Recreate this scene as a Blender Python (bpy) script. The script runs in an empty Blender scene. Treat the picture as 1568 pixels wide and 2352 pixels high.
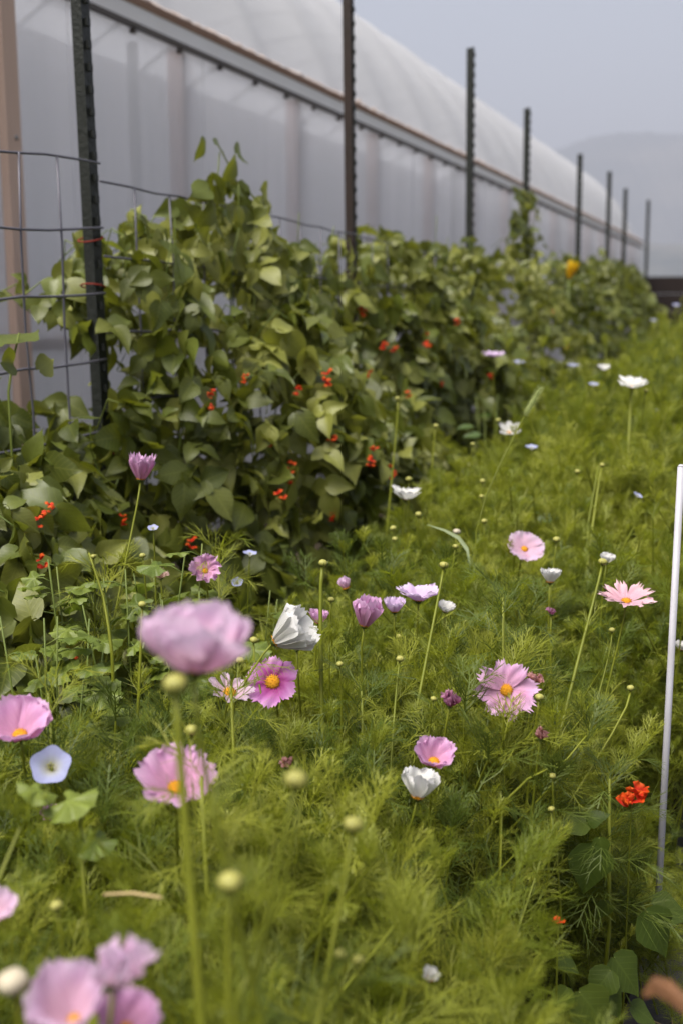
import bpy, math, random
import numpy as np
from mathutils import Vector, Matrix, Euler

S = bpy.context.scene
COL = S.collection
PI = math.pi
R = math.radians

# ------------------------------------------------------------------ camera, sky, sun, exposure
CAM_H = 1.25
YAW, PITCH, FPX, CX, CY = R(20.95), R(10.5), 2557.0, 784.0, 1176.0
cam_d = bpy.data.cameras.new('camera')
cam = bpy.data.objects.new('camera', cam_d)
COL.objects.link(cam)
cam.location = (0, 0, CAM_H)
cam.rotation_euler = Euler((PI / 2 - PITCH, 0, YAW), 'XYZ')
cam_d.sensor_fit = 'VERTICAL'
cam_d.sensor_height = 36
cam_d.sensor_width = 24
cam_d.lens = 36 * FPX / 2352
cam_d.clip_start = 0.02
cam_d.clip_end = 20000
cam_d.dof.use_dof = True
cam_d.dof.focus_distance = 1.85
cam_d.dof.aperture_fstop = 3.2
S.camera = cam

SUN_EL, SUN_AZ = R(64), R(-150)           # azimuth clockwise from +Y
sdir = Vector((math.sin(SUN_AZ) * math.cos(SUN_EL), math.cos(SUN_AZ) * math.cos(SUN_EL), math.sin(SUN_EL)))
W = bpy.data.worlds.new('World')
S.world = W
W.use_nodes = True
wn = W.node_tree
wn.nodes.clear()
sky = wn.nodes.new('ShaderNodeTexSky')
sky.sky_type = 'NISHITA'
sky.sun_disc = False
sky.sun_elevation = SUN_EL
sky.sun_rotation = SUN_AZ
sky.air_density = 1.0
sky.dust_density = 3.0
sky.ozone_density = 1.0
hs = wn.nodes.new('ShaderNodeHueSaturation')
hs.inputs['Saturation'].default_value = 0.5
bg = wn.nodes.new('ShaderNodeBackground')
bg.inputs['Strength'].default_value = 0.076
wo = wn.nodes.new('ShaderNodeOutputWorld')
wn.links.new(sky.outputs[0], hs.inputs['Color'])
wn.links.new(hs.outputs[0], bg.inputs['Color'])
wn.links.new(bg.outputs[0], wo.inputs['Surface'])
sun_d = bpy.data.lights.new('sun', 'SUN')
sun_d.energy = 3.7
sun_d.angle = R(42)
sun_d.color = (1.0, 0.945, 0.86)
sun = bpy.data.objects.new('sun', sun_d)
COL.objects.link(sun)
sun.rotation_euler = sdir.to_track_quat('Z', 'Y').to_euler()
S.view_settings.view_transform = 'Standard'
S.view_settings.look = 'None'
S.view_settings.exposure = 1.64
S.view_settings.gamma = 1.0
S.view_settings.use_curve_mapping = False
S.render.engine = 'CYCLES'
cy = S.cycles
cy.use_denoising = True
cy.max_bounces = 8
cy.diffuse_bounces = 3
cy.glossy_bounces = 2
cy.transmission_bounces = 5
cy.transparent_max_bounces = 12
cy.volume_bounces = 0
cy.caustics_reflective = False
cy.caustics_refractive = False

# ------------------------------------------------------------------ projection: photograph pixel (1568 wide) <-> place
CM = cam.rotation_euler.to_matrix()
CR, CU, CB = CM.col[0].copy(), CM.col[1].copy(), CM.col[2].copy()   # right, up, back to the camera
EYE = Vector((0, 0, CAM_H))


def ray(px, py):
    return CM @ Vector(((px - CX) / FPX, -(py - CY) / FPX, -1.0))


def P(px, py, d):
    return EYE + ray(px, py) * d


def PX(px, py, x):
    r = ray(px, py)
    return EYE + r * (x / r.x)


def PZ(px, py, z):
    r = ray(px, py)
    return EYE + r * ((z - CAM_H) / r.z)


# ------------------------------------------------------------------ object helpers
def link(o, parent=None):
    COL.objects.link(o)
    if parent is not None:
        o.parent = parent
    return o


def me(name, V, F, mat=None, tv=None, smooth=True):
    m = bpy.data.meshes.new(name)
    m.from_pydata([tuple(v) for v in V], [], [tuple(f) for f in F])
    if tv is not None:
        a = m.attributes.new('tv', 'FLOAT_VECTOR', 'POINT')
        a.data.foreach_set('vector', np.asarray(tv, dtype=np.float32).ravel())
    if smooth:
        m.polygons.foreach_set('use_smooth', [True] * len(m.polygons))
    if mat is not None:
        m.materials.append(mat)
    m.update()
    return m


def ob(name, m, parent=None, M=None):
    o = bpy.data.objects.new(name, m)
    link(o, parent)
    if M is not None:
        o.matrix_basis = M
    return o


def tag(o, label=None, cat=None, group=None, kind=None):
    if label: o['label'] = label
    if cat: o['category'] = cat
    if group: o['group'] = group
    if kind: o['kind'] = kind
    return o


def thing(name, loc, label, cat, group=None):
    o = bpy.data.objects.new(name, None)
    o.empty_display_size = 0.05
    link(o)
    o.location = loc
    return tag(o, label, cat, group)


class MB:
    def __init__(self):
        self.V, self.F, self.T = [], [], []

    def add(self, V, F, T=None):
        n = len(self.V)
        self.V += [tuple(v) for v in V]
        self.F += [tuple(i + n for i in f) for f in F]
        self.T += list(T) if T is not None else [(0, 0, 0)] * len(V)
        return self

    def box(self, lo, hi):
        x0, y0, z0 = lo
        x1, y1, z1 = hi
        return self.add([(x0, y0, z0), (x1, y0, z0), (x1, y1, z0), (x0, y1, z0), (x0, y0, z1), (x1, y0, z1), (x1, y1, z1), (x0, y1, z1)],
                        [(0, 3, 2, 1), (4, 5, 6, 7), (0, 1, 5, 4), (1, 2, 6, 5), (2, 3, 7, 6), (3, 0, 4, 7)])

    def tube(self, pts, rad, n=6, cap=True):
        pts = [Vector(p) for p in pts]
        k = len(pts)
        if not isinstance(rad, (list, tuple)):
            rad = [rad] * k
        V, F, T = [], [], []
        up = Vector((0.31, 0.17, 0.93))
        for i, p in enumerate(pts):
            t = (pts[min(i + 1, k - 1)] - pts[max(i - 1, 0)]).normalized()
            if abs(t.dot(up)) > 0.97:
                up = Vector((0.9, -0.3, 0.2))
            a = t.cross(up).normalized()
            b = t.cross(a)
            for j in range(n):
                w = 2 * PI * j / n
                V.append(p + (a * math.cos(w) + b * math.sin(w)) * rad[i])
                T.append((i / max(k - 1, 1), j / n, 0))
        for i in range(k - 1):
            for j in range(n):
                F.append((i * n + j, i * n + (j + 1) % n, (i + 1) * n + (j + 1) % n, (i + 1) * n + j))
        if cap:
            F.append(tuple(range(n))[::-1])
            F.append(tuple((k - 1) * n + j for j in range(n)))
        return self.add(V, F, T)

    def mesh(self, name, mat, smooth=True):
        return me(name, self.V, self.F, mat, self.T, smooth)

    def build(self, name, mat, parent=None, smooth=True, M=None):
        return ob(name, self.mesh(name, mat, smooth), parent, M)


def bez(p0, p1, p2, p3, n=8):
    out = []
    for i in range(n + 1):
        t = i / n
        s = 1 - t
        out.append(p0 * s ** 3 + p1 * 3 * s * s * t + p2 * 3 * s * t * t + p3 * t ** 3)
    return out


# ------------------------------------------------------------------ materials
class NT:
    def __init__(self, name):
        self.m = bpy.data.materials.new(name)
        self.m.use_nodes = True
        self.t = self.m.node_tree
        self.t.nodes.clear()
        self.out = self.n('OutputMaterial')

    def n(self, typ, **kw):
        nd = self.t.nodes.new('ShaderNode' + typ)
        for k, v in kw.items():
            setattr(nd, k, v)
        return nd

    def l(self, a, b):
        self.t.links.new(a, b)

    def mix(self, fac, a, b, blend='MIX'):
        nd = self.n('Mix', data_type='RGBA', blend_type=blend)
        for s, v in ((0, fac), (6, a), (7, b)):
            if isinstance(v, (int, float)):
                nd.inputs[s].default_value = v
            elif isinstance(v, tuple):
                nd.inputs[s].default_value = (*v[:3], 1)
            else:
                self.l(v, nd.inputs[s])
        return nd.outputs[2]

    def ramp(self, fac, stops):
        nd = self.n('ValToRGB')
        e = nd.color_ramp.elements
        while len(e) < len(stops):
            e.new(0.5)
        for el, (p, c) in zip(e, stops):
            el.position = p
            el.color = (*c, 1) if len(c) == 3 else c
        self.l(fac, nd.inputs[0])
        return nd.outputs[0]

    def noise(self, scale, vec=None, detail=3, rough=0.55):
        nd = self.n('TexNoise')
        nd.inputs['Scale'].default_value = scale
        nd.inputs['Detail'].default_value = detail
        nd.inputs['Roughness'].default_value = rough
        if vec is not None:
            self.l(vec, nd.inputs['Vector'])
        return nd.outputs['Fac']

    def attr(self, name):
        return self.n('Attribute', attribute_name=name).outputs['Vector']

    def scaled(self, vec, s):
        nd = self.n('Mapping')
        nd.inputs['Scale'].default_value = s
        self.l(vec, nd.inputs['Vector'])
        return nd.outputs[0]

    def obj(self):
        return self.n('TexCoord').outputs['Object']

    def rnd(self):
        return self.n('ObjectInfo').outputs['Random']

    def bump(self, h, strength=0.3, dist=0.01):
        nd = self.n('Bump')
        nd.inputs['Strength'].default_value = strength
        nd.inputs['Distance'].default_value = dist
        self.l(h, nd.inputs['Height'])
        return nd.outputs[0]

    def pbsdf(self, col, rough=0.6, spec=0.3, normal=None, metal=0.0):
        nd = self.n('BsdfPrincipled')
        if isinstance(col, tuple):
            nd.inputs['Base Color'].default_value = (*col, 1)
        else:
            self.l(col, nd.inputs['Base Color'])
        nd.inputs['Roughness'].default_value = rough
        nd.inputs['Specular IOR Level'].default_value = spec
        nd.inputs['Metallic'].default_value = metal
        if normal is not None:
            self.l(normal, nd.inputs['Normal'])
        return nd.outputs[0]

    def transl(self, col):
        nd = self.n('BsdfTranslucent')
        if isinstance(col, tuple):
            nd.inputs[0].default_value = (*col, 1)
        else:
            self.l(col, nd.inputs[0])
        return nd.outputs[0]

    def mixs(self, f, a, b):
        nd = self.n('MixShader')
        if isinstance(f, (int, float)):
            nd.inputs[0].default_value = f
        else:
            self.l(f, nd.inputs[0])
        self.l(a, nd.inputs[1])
        self.l(b, nd.inputs[2])
        return nd.outputs[0]

    def done(self, s):
        self.l(s, self.out.inputs['Surface'])
        return self.m


def plain(name, c, c2=None, scale=30, rough=0.6, spec=0.3, bump=0.0, bscale=60, stretch=(1, 1, 1), metal=0.0):
    t = NT(name)
    v = t.scaled(t.obj(), stretch)
    col = t.mix(t.noise(scale, v), c, c2 or tuple(x * 0.75 for x in c))
    nrm = t.bump(t.noise(bscale, v), bump) if bump else None
    return t.done(t.pbsdf(col, rough, spec, nrm, metal))


def leafy(name, c1, c2, rough=0.45, spec=0.45, trans=0.3, tcol=None, veins=0.0, vcol=None, gam=1.0):
    t = NT(name)
    gm = t.n('Math', operation='POWER')
    t.l(t.rnd(), gm.inputs[0])
    gm.inputs[1].default_value = gam
    c = t.mix(gm.outputs[0], c1, c2)
    n = t.noise(25, t.obj())
    c = t.mix(n, c, t.mix(1.0, c, (0.62, 0.66, 0.5), 'MULTIPLY'))
    nrm = None
    if veins:
        tv = t.attr('tv')
        sx = t.n('SeparateXYZ')
        t.l(tv, sx.inputs[0])
        ab = t.n('Math', operation='ABSOLUTE')
        t.l(sx.outputs[1], ab.inputs[0])
        mid = t.ramp(ab.outputs[0], [(0.0, (1, 1, 1)), (0.07, (0, 0, 0))])
        # side veins: run forward from the midrib
        m1 = t.n('Math', operation='MULTIPLY_ADD')
        t.l(ab.outputs[0], m1.inputs[0])
        m1.inputs[1].default_value = -0.38
        t.l(sx.outputs[0], m1.inputs[2])
        m2 = t.n('Math', operation='MULTIPLY')
        t.l(m1.outputs[0], m2.inputs[0])
        m2.inputs[1].default_value = 7.0
        fr = t.n('Math', operation='PINGPONG')
        t.l(m2.outputs[0], fr.inputs[0])
        fr.inputs[1].default_value = 0.5
        side = t.ramp(fr.outputs[0], [(0.0, (1, 1, 1)), (0.12, (0, 0, 0))])
        vn = t.mix(1.0, mid, side, 'LIGHTEN')
        vv = t.n('Math', operation='MULTIPLY')
        t.l(vn, vv.inputs[0])
        vv.inputs[1].default_value = veins
        c = t.mix(vv.outputs[0], c, vcol or tuple(min(1, x * 1.8) for x in c2))
        nrm = t.bump(vn, 0.2, 0.001)
    s = t.pbsdf(c, rough, spec, nrm)
    tc = t.mix(0.5, c, tcol or tuple(min(1, x * 2.2) for x in c2))
    return t.done(t.mixs(trans, s, t.transl(tc)))


def petal_mat(name, base, mid, tip, trans=0.42, streak=0.35, centre=None):
    t = NT(name)
    tv = t.attr('tv')
    sx = t.n('SeparateXYZ')
    t.l(tv, sx.inputs[0])
    stops = [(0.0, centre or base), (0.28, centre and tuple(a * .6 + b * .4 for a, b in zip(centre, base)) or base), (0.45, base), (0.7, mid), (1.0, tip)]
    c = t.ramp(sx.outputs[0], stops)
    n = t.noise(1.0, t.scaled(tv, (2.0, 13.0, 1.0)), 2, 0.6)
    rr = t.ramp(n, [(0.38, (0, 0, 0)), (0.62, (1, 1, 1))])
    mm = t.n('Math', operation='MULTIPLY')
    t.l(rr, mm.inputs[0])
    mm.inputs[1].default_value = streak
    c = t.mix(mm.outputs[0], c, t.mix(1.0, c, (0.86, 0.70, 0.84), 'MULTIPLY'))
    hh = t.n('HueSaturation')
    t.l(c, hh.inputs['Color'])
    mr = t.n('MapRange')
    mr.inputs[3].default_value = 0.9
    mr.inputs[4].default_value = 1.06
    t.l(t.rnd(), mr.inputs[0])
    t.l(mr.outputs[0], hh.inputs['Value'])
    nrm = t.bump(n, 0.25, 0.002)
    s = t.pbsdf(hh.outputs[0], 0.55, 0.2, nrm)
    return t.done(t.mixs(trans, s, t.transl(hh.outputs[0])))


M = {}
M['petal_pink'] = petal_mat('petal_pink', (0.62, 0.33, 0.50), (0.64, 0.36, 0.57), (0.67, 0.44, 0.64))
M['petal_pale'] = petal_mat('petal_pale', (0.76, 0.53, 0.66), (0.76, 0.56, 0.72), (0.78, 0.62, 0.77), streak=0.15, trans=0.6)
M['petal_lilac'] = petal_mat('petal_lilac', (0.60, 0.44, 0.64), (0.64, 0.50, 0.70), (0.70, 0.58, 0.76), streak=0.18)
M['petal_blush'] = petal_mat('petal_blush', (0.644, 0.371, 0.449), (0.704, 0.430, 0.488), (0.742, 0.508, 0.546), streak=0.2)
M['petal_white'] = petal_mat('petal_white', (0.62, 0.62, 0.585), (0.66, 0.66, 0.64), (0.68, 0.68, 0.68), streak=0.12)
M['petal_magenta'] = petal_mat('petal_magenta', (0.428, 0.102, 0.347), (0.510, 0.204, 0.490), (0.632, 0.347, 0.612), centre=(0.265, 0.016, 0.143))
M['petal_spent'] = petal_mat('petal_spent', (0.273, 0.069, 0.137), (0.351, 0.127, 0.235), (0.449, 0.235, 0.333), streak=0.5)
M['petal_brown'] = petal_mat('petal_brown', (0.293, 0.117, 0.088), (0.411, 0.195, 0.176), (0.508, 0.293, 0.273), streak=0.5)
M['petal_tan'] = petal_mat('petal_tan', (0.537, 0.371, 0.293), (0.606, 0.430, 0.371), (0.644, 0.488, 0.430), streak=0.3)
M['petal_blue'] = petal_mat('petal_blue', (0.427, 0.450, 0.482), (0.389, 0.420, 0.622), (0.357, 0.389, 0.637), streak=0.3, centre=(0.544, 0.528, 0.327))
M['petal_scarlet'] = petal_mat('petal_scarlet', (0.56, 0.03, 0.012), (0.66, 0.07, 0.012), (0.72, 0.12, 0.015), streak=0.3, trans=0.35)
M['petal_yellow'] = petal_mat('petal_yellow', (0.660, 0.400, 0.010), (0.700, 0.460, 0.012), (0.720, 0.500, 0.020), streak=0.2)
M['disc'] = plain('disc', (0.66, 0.34, 0.012), (0.42, 0.13, 0.01), 900, 0.7, 0.2, 0.5, 900)
M['bud'] = plain('bud', (0.29, 0.27, 0.075), (0.22, 0.22, 0.045), 120, 0.5, 0.3)
M['stem'] = leafy('stem', (0.155, 0.175, 0.014), (0.22, 0.235, 0.022), 0.5, 0.3, 0.2)
M['bract'] = leafy('bract', (0.06, 0.09, 0.012), (0.09, 0.12, 0.02), 0.5, 0.35, 0.2)
M['frond'] = leafy('frond', (0.118, 0.150, 0.014), (0.290, 0.298, 0.042), 0.5, 0.25, 0.42, (0.48, 0.54, 0.03))
M['frond_dark'] = leafy('frond_dark', (0.065, 0.095, 0.012), (0.10, 0.13, 0.02), 0.5, 0.25, 0.3)
M['bean_leaf'] = leafy('bean_leaf', (0.055, 0.074, 0.008), (0.265, 0.270, 0.062), 0.46, 0.40, 0.33, (0.30, 0.32, 0.015), 0.14, None, 1.35)
M['bean_young'] = leafy('bean_young', (0.085, 0.11, 0.016), (0.16, 0.185, 0.035), 0.42, 0.45, 0.34, (0.28, 0.31, 0.02), 0.13)
M['mallow_leaf'] = leafy('mallow_leaf', (0.09, 0.13, 0.018), (0.17, 0.21, 0.035), 0.5, 0.4, 0.32, (0.22, 0.30, 0.02), 0.25)
M['weed_leaf'] = leafy('weed_leaf', (0.045, 0.085, 0.018), (0.08, 0.12, 0.03), 0.5, 0.4, 0.28, None, 0.25)
M['vine'] = leafy('vine', (0.10, 0.14, 0.025), (0.15, 0.18, 0.035), 0.5, 0.3, 0.1)
M['dry'] = plain('dry', (0.15, 0.065, 0.026), (0.04, 0.024, 0.015), 70, 0.7, 0.2, 0.4, 90)
M['straw'] = plain('straw', (0.42, 0.33, 0.17), (0.30, 0.22, 0.10), 40, 0.7, 0.2)
M['post'] = plain('post', (0.006, 0.008, 0.006), (0.013, 0.015, 0.011), 14, 0.5, 0.35, 0.3, 90)
M['rust_post'] = plain('rust_post', (0.007, 0.008, 0.006), (0.030, 0.012, 0.008), 4, 0.6, 0.3, 0.3, 90)
M['stud'] = plain('stud', (0.008, 0.010, 0.008), (0.02, 0.021, 0.018), 60, 0.5, 0.35)
M['wire'] = plain('wire', (0.07, 0.068, 0.09), (0.12, 0.115, 0.14), 20, 0.5, 0.5, metal=0.3)
M['twine'] = plain('twine', (0.20, 0.03, 0.02), (0.12, 0.02, 0.015), 40, 0.8, 0.1)
M['timber'] = plain('timber', (0.60, 0.44, 0.36), (0.48, 0.34, 0.27), 3, 0.75, 0.15, 0.25, 14, (14, 14, 0.8))
M['inner_timber'] = plain('inner_timber', (0.36, 0.13, 0.07), (0.26, 0.09, 0.05), 3, 0.75, 0.15, 0.2, 14, (14, 14, 0.8))
M['inner_steel'] = plain('inner_steel', (0.08, 0.08, 0.08), (0.12, 0.11, 0.10), 12, 0.5, 0.4)
M['eave_board'] = plain('eave_board', (0.19, 0.11, 0.075), (0.28, 0.18, 0.13), 5, 0.75, 0.15, 0.3, 25, (10, 0.8, 10))
M['eave_strip'] = plain('eave_strip', (0.80, 0.79, 0.80), (0.70, 0.67, 0.66), 6, 0.5, 0.3, 0, 1, (1, 0.6, 1))
M['rail'] = plain('rail', (0.040, 0.032, 0.026), (0.09, 0.066, 0.05), 5, 0.5, 0.4)
M['hem'] = plain('hem', (0.52, 0.48, 0.47), (0.30, 0.20, 0.14), 9, 0.7, 0.2, 0.4, 40)
M['hoop'] = plain('hoop', (0.55, 0.55, 0.56), (0.45, 0.45, 0.46), 10, 0.4, 0.5)
M['stake'] = plain('stake', (0.40, 0.405, 0.46), (0.27, 0.255, 0.26), 9, 0.45, 0.4, 0.1, 60, (6, 6, 1))
M['wall_board'] = plain('wall_board', (0.010, 0.006, 0.005), (0.020, 0.013, 0.010), 4, 0.8, 0.15, 0.3, 20, (0.8, 10, 10))
M['screw'] = plain('screw', (0.3, 0.3, 0.31), (0.2, 0.2, 0.2), 20, 0.4, 0.5, metal=0.7)


def panel_mat():
    t = NT('polycarbonate')
    v = t.obj()
    sx = t.n('SeparateXYZ')
    t.l(v, sx.inputs[0])
    m2 = t.n('Math', operation='MULTIPLY')
    t.l(sx.outputs[2], m2.inputs[0])
    m2.inputs[1].default_value = 90.0
    w = t.n('Math', operation='PINGPONG')
    t.l(m2.outputs[0], w.inputs[0])
    w.inputs[1].default_value = 0.5
    rib = t.ramp(w.outputs[0], [(0.0, (0, 0, 0)), (0.15, (1, 1, 1))])
    gp = t.n('NewGeometry').outputs['Position']
    c = t.mix(t.ramp(t.noise(1.0, t.scaled(gp, (0.4, 3.2, 0.15)), 5, 0.65), [(0.3, (0, 0, 0)), (0.7, (1, 1, 1))]), (0.80, 0.80, 0.82), (0.90, 0.89, 0.91))
    c = t.mix(t.mix(0.15, (0, 0, 0), rib), c, t.mix(1.0, c, (0.90, 0.90, 0.92), 'MULTIPLY'))
    s = t.pbsdf(c, 0.32, 0.45, t.bump(rib, 0.12, 0.002))
    s = t.mixs(0.50, s, t.transl(c))
    tr = t.n('BsdfTransparent')
    tr.inputs[0].default_value = (0.86, 0.87, 0.9, 1)
    return t.done(t.mixs(0.43, s, tr.outputs[0]))


M['panel'] = panel_mat()


def film_mat():
    t = NT('poly_film')
    v = t.obj()
    c = t.mix(t.noise(0.9, t.scaled(v, (1, 0.5, 1)), 4), (0.60, 0.605, 0.63), (0.68, 0.68, 0.70))
    s = t.pbsdf(c, 0.35, 0.4, t.bump(t.noise(2.2, t.scaled(v, (1, 0.35, 1)), 3), 0.15, 0.05))
    s = t.mixs(0.45, s, t.transl(c))
    tr = t.n('BsdfTransparent')
    return t.done(t.mixs(0.05, s, tr.outputs[0]))


M['film'] = film_mat()
t = NT('hoop_screen')
M['hoop_screen'] = t.done(t.mixs(0.72, t.pbsdf((0.88, 0.88, 0.90), 0.6, 0.2), t.transl((0.92, 0.92, 0.94))))  # added sheet behind the panels, very translucent to keep the wall bright


def ground_mat():
    t = NT('soil')
    v = t.obj()
    c = t.mix(t.noise(9, v, 6, 0.7), (0.035, 0.026, 0.018), (0.075, 0.058, 0.040))
    c = t.mix(t.ramp(t.noise(0.05, v, 5), [(0.45, (0, 0, 0)), (0.6, (1, 1, 1))]), c, (0.10, 0.10, 0.045))
    return t.done(t.pbsdf(c, 0.9, 0.1, t.bump(t.noise(40, v, 5, 0.7), 0.8, 0.02)))


M['soil'] = ground_mat()
M['fabric'] = plain('fabric', (0.05, 0.045, 0.05), (0.085, 0.078, 0.082), 300, 0.75, 0.25, 0.4, 500)


def hill_mat():
    t = NT('hill')
    v = t.obj()
    c = t.mix(t.ramp(t.noise(0.004, v, 6, 0.6), [(0.42, (0, 0, 0)), (0.58, (1, 1, 1))]), (0.035, 0.045, 0.045), (0.085, 0.085, 0.075))
    return t.done(t.pbsdf(c, 0.95, 0.05))


M['hill'] = hill_mat()
rng = random.Random(7)
nrg = np.random.default_rng(11)

# ------------------------------------------------------------------ ground, path fabric, hills
g = MB()
g.add([(-9000, -9000, 0), (9000, -9000, 0), (9000, 9000, 0), (-9000, 9000, 0)], [(0, 1, 2, 3)])
tag(g.build('ground', M['soil'], smooth=False), 'brown soil and dry field running under the flower bed to the hills', kind='structure')

# woven ground cover on the path, slightly wrinkled
V, F = [], []
nx, ny = 24, 60
for j in range(ny + 1):
    for i in range(nx + 1):
        x = -0.16 + 1.6 * i / nx
        y = -1.0 + 9 * j / ny
        e = 0.02 * math.sin(y * 3.1) if i == 0 else 0
        V.append((x + e, y, 0.006 + 0.004 * (math.sin(x * 13 + y * 4) * math.sin(y * 7.3 - x * 5)) + 0.004))
for j in range(ny):
    for i in range(nx):
        a = j * (nx + 1) + i
        F.append((a, a + 1, a + nx + 2, a + nx + 1))
tag(ob('path', me('path', V, F, M['fabric'])), 'dark woven ground cover on the path beside the bed', kind='structure')


def hill(name, pts, dist, depth, label, seed):
    """ridge given by (photo x, photo y) outline at a distance; a real mass with front and back slopes"""
    r_ = random.Random(seed)
    prof = []
    for (px, py) in pts:
        q = P(px, py, dist)
        prof.append(q)
    n = len(prof)
    fine = []
    for i in range(n - 1):
        for k in range(8):
            t = k / 8
            q = prof[i].lerp(prof[i + 1], t)
            q.z += dist * 0.0011 * (r_.random() - 0.5) * 2
            fine.append(q)
    fine.append(prof[-1])
    V, F = [], []
    fwd = Vector((-CB.x, -CB.y, 0)).normalized()
    rows = [(-1.0, -0.02), (-0.75, 0.22), (-0.5, 0.5), (-0.25, 0.8), (0, 1.0), (0.35, 0.8), (0.9, -0.02)]
    for (s, hf) in rows:
        for q in fine:
            j = (r_.random() - 0.5) * 0.05 * (1 if 0 < hf < 1 else 0)
            V.append((q.x + fwd.x * s * depth, q.y + fwd.y * s * depth, q.z * (hf + j) - 2))
    m = len(fine)
    for a in range(len(rows) - 1):
        for i in range(m - 1):
            F.append((a * m + i, a * m + i + 1, (a + 1) * m + i + 1, (a + 1) * m + i))
    o = ob(name, me(name, V, F, M['hill']))
    return tag(o, label, kind='structure')


hill('hills', [(-600, 420), (100, 400), (700, 385), (1000, 372), (1180, 358), (1255, 347), (1300, 336), (1345, 318), (1400, 305), (1470, 302), (1568, 306),
               (1700, 318), (1900, 300), (2200, 350), (2700, 380), (3400, 430)], 3200, 900, 'broad hazy blue hill rising behind the greenhouse end', 3)
hill('hills', [(-600, 640), (300, 600), (1000, 575), (1300, 560), (1480, 556), (1568, 560), (1700, 570), (2100, 590), (2700, 610), (3400, 640)],
     1500, 380, 'low pale ridge below the hazy hill', 5)

# haze over the whole valley
hz = MB()
hz.box((-8000, -8000, -12), (8000, 8000, 620))
t = NT('haze')
pv = t.n('VolumePrincipled')
pv.inputs['Color'].default_value = (0.485, 0.51, 0.605, 1)
pv.inputs['Density'].default_value = 6.2e-4
pv.inputs['Anisotropy'].default_value = 0.0
t.l(pv.outputs[0], t.out.inputs['Volume'])
tag(hz.build('haze', t.m, smooth=False), 'thin pale smoke haze filling the valley air', kind='stuff')

# ------------------------------------------------------------------ greenhouse
GX, GY0, GY1, EAVE = -2.87, 0.6, 26.2, 2.52
gh = thing('greenhouse', (GX, GY0, 0), 'long white hoop greenhouse with frosted side panels and milky plastic roof', 'greenhouse')


def GL(x, y, z):
    return (x - GX, y - GY0, z)


PW = 1.22
k = 0
y = GY0
pan = MB().box((-0.008, 0.004, 0.0), (0.0, PW - 0.004, EAVE)).mesh('panel', M['panel'], False)
while y < GY1 - 0.3:
    ob('panel', pan, gh, Matrix.Translation(GL(GX, y, 0)))
    y += PW
GYE = y
# outside batten, inside studs and steel legs
stud = MB().box((-0.095, -0.022, 0), (-0.02, 0.022, EAVE)).mesh('stud', M['inner_timber'], False)
leg = MB().tube([(-0.16, 0, 0), (-0.16, 0, EAVE)], 0.028, 8).mesh('steel_leg', M['inner_steel'])
yb = PX(18, 400, GX).y
bt = MB().box((0.003, -0.045, 0), (0.042, 0.045, EAVE - 0.03)).build('batten', M['timber'], gh, False, Matrix.Translation(GL(GX, yb, 0)))
for zz in (0.5, 1.35, 1.9):
    MB().tube([(0.042, 0.01, zz), (0.047, 0.01, zz)], 0.009, 10).build('screw', M['screw'], bt)
i = 0
yy = GY0 + 0.35
for i in range(17):
    yy = yb - 1.49 + 1.49 * i
    if yy > GYE - 0.2: break
    if abs(yy - yb) > 0.2:
        ob('stud', stud, gh, Matrix.Translation(GL(GX, yy, 0)))
    if i % 2 == 1:
        ob('steel_leg', leg, gh, Matrix.Translation(GL(GX, yy + 1.24, 0)))
# cross rail behind the panels, half height
MB().box((-0.06, 0, 1.06), (-0.018, GYE - GY0, 1.11)).build('cross_rail', M['inner_timber'], gh, False)
# added milky sheet: hides the hoops, lets light through to the panels
MB().box((-0.462, 0.05, 0), (-0.459, GYE - GY0 - 0.05, EAVE)).build('hoop_screen', M['hoop_screen'], gh, False)
# far side wall and end wall
MB().box((-6.0, 0, 0), (-5.992, GYE - GY0, EAVE)).build('far_wall', M['panel'], gh, False)
# eave: dark rail, pale strip, brown board, ragged film hem
MB().box((0.004, 0, EAVE - 0.006), (0.036, GYE - GY0, EAVE + 0.016)).build('eave_rail', M['rail'], gh, False)
MB().box((-0.03, 0, EAVE + 0.016), (0.028, GYE - GY0, EAVE + 0.092)).build('eave_strip', M['eave_strip'], gh, False)
MB().box((-0.05, 0, EAVE + 0.092), (0.032, GYE - GY0, EAVE + 0.130)).build('eave_board', M['eave_board'], gh, False)
br = MB().box((0.006, -0.012, -0.032), (0.03, 0.012, -0.012)).mesh('bracket', M['rail'], False)
for i in range(80):
    yy = 0.2 + i * 0.44
    if yy > GYE - GY0 - 0.1: break
    ob('bracket', br, gh, Matrix.Translation((0, yy, EAVE)))
hm = MB()
nseg = 520
V, F = [], []
for i in range(nseg + 1):
    yy = (GYE - GY0) * i / nseg
    for j in range(6):
        w = 2 * PI * j / 6
        rr = 0.020 + 0.013 * rng.random() + (0.02 if rng.random() < 0.06 else 0)
        V.append((-0.035 + math.cos(w) * rr, yy, EAVE + 0.147 + math.sin(w) * rr))
for i in range(nseg):
    for j in range(6):
        F.append((i * 6 + j, i * 6 + (j + 1) % 6, (i + 1) * 6 + (j + 1) % 6, (i + 1) * 6 + j))
ob('film_hem', me('film_hem', V, F, M['hem']), gh)
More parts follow.
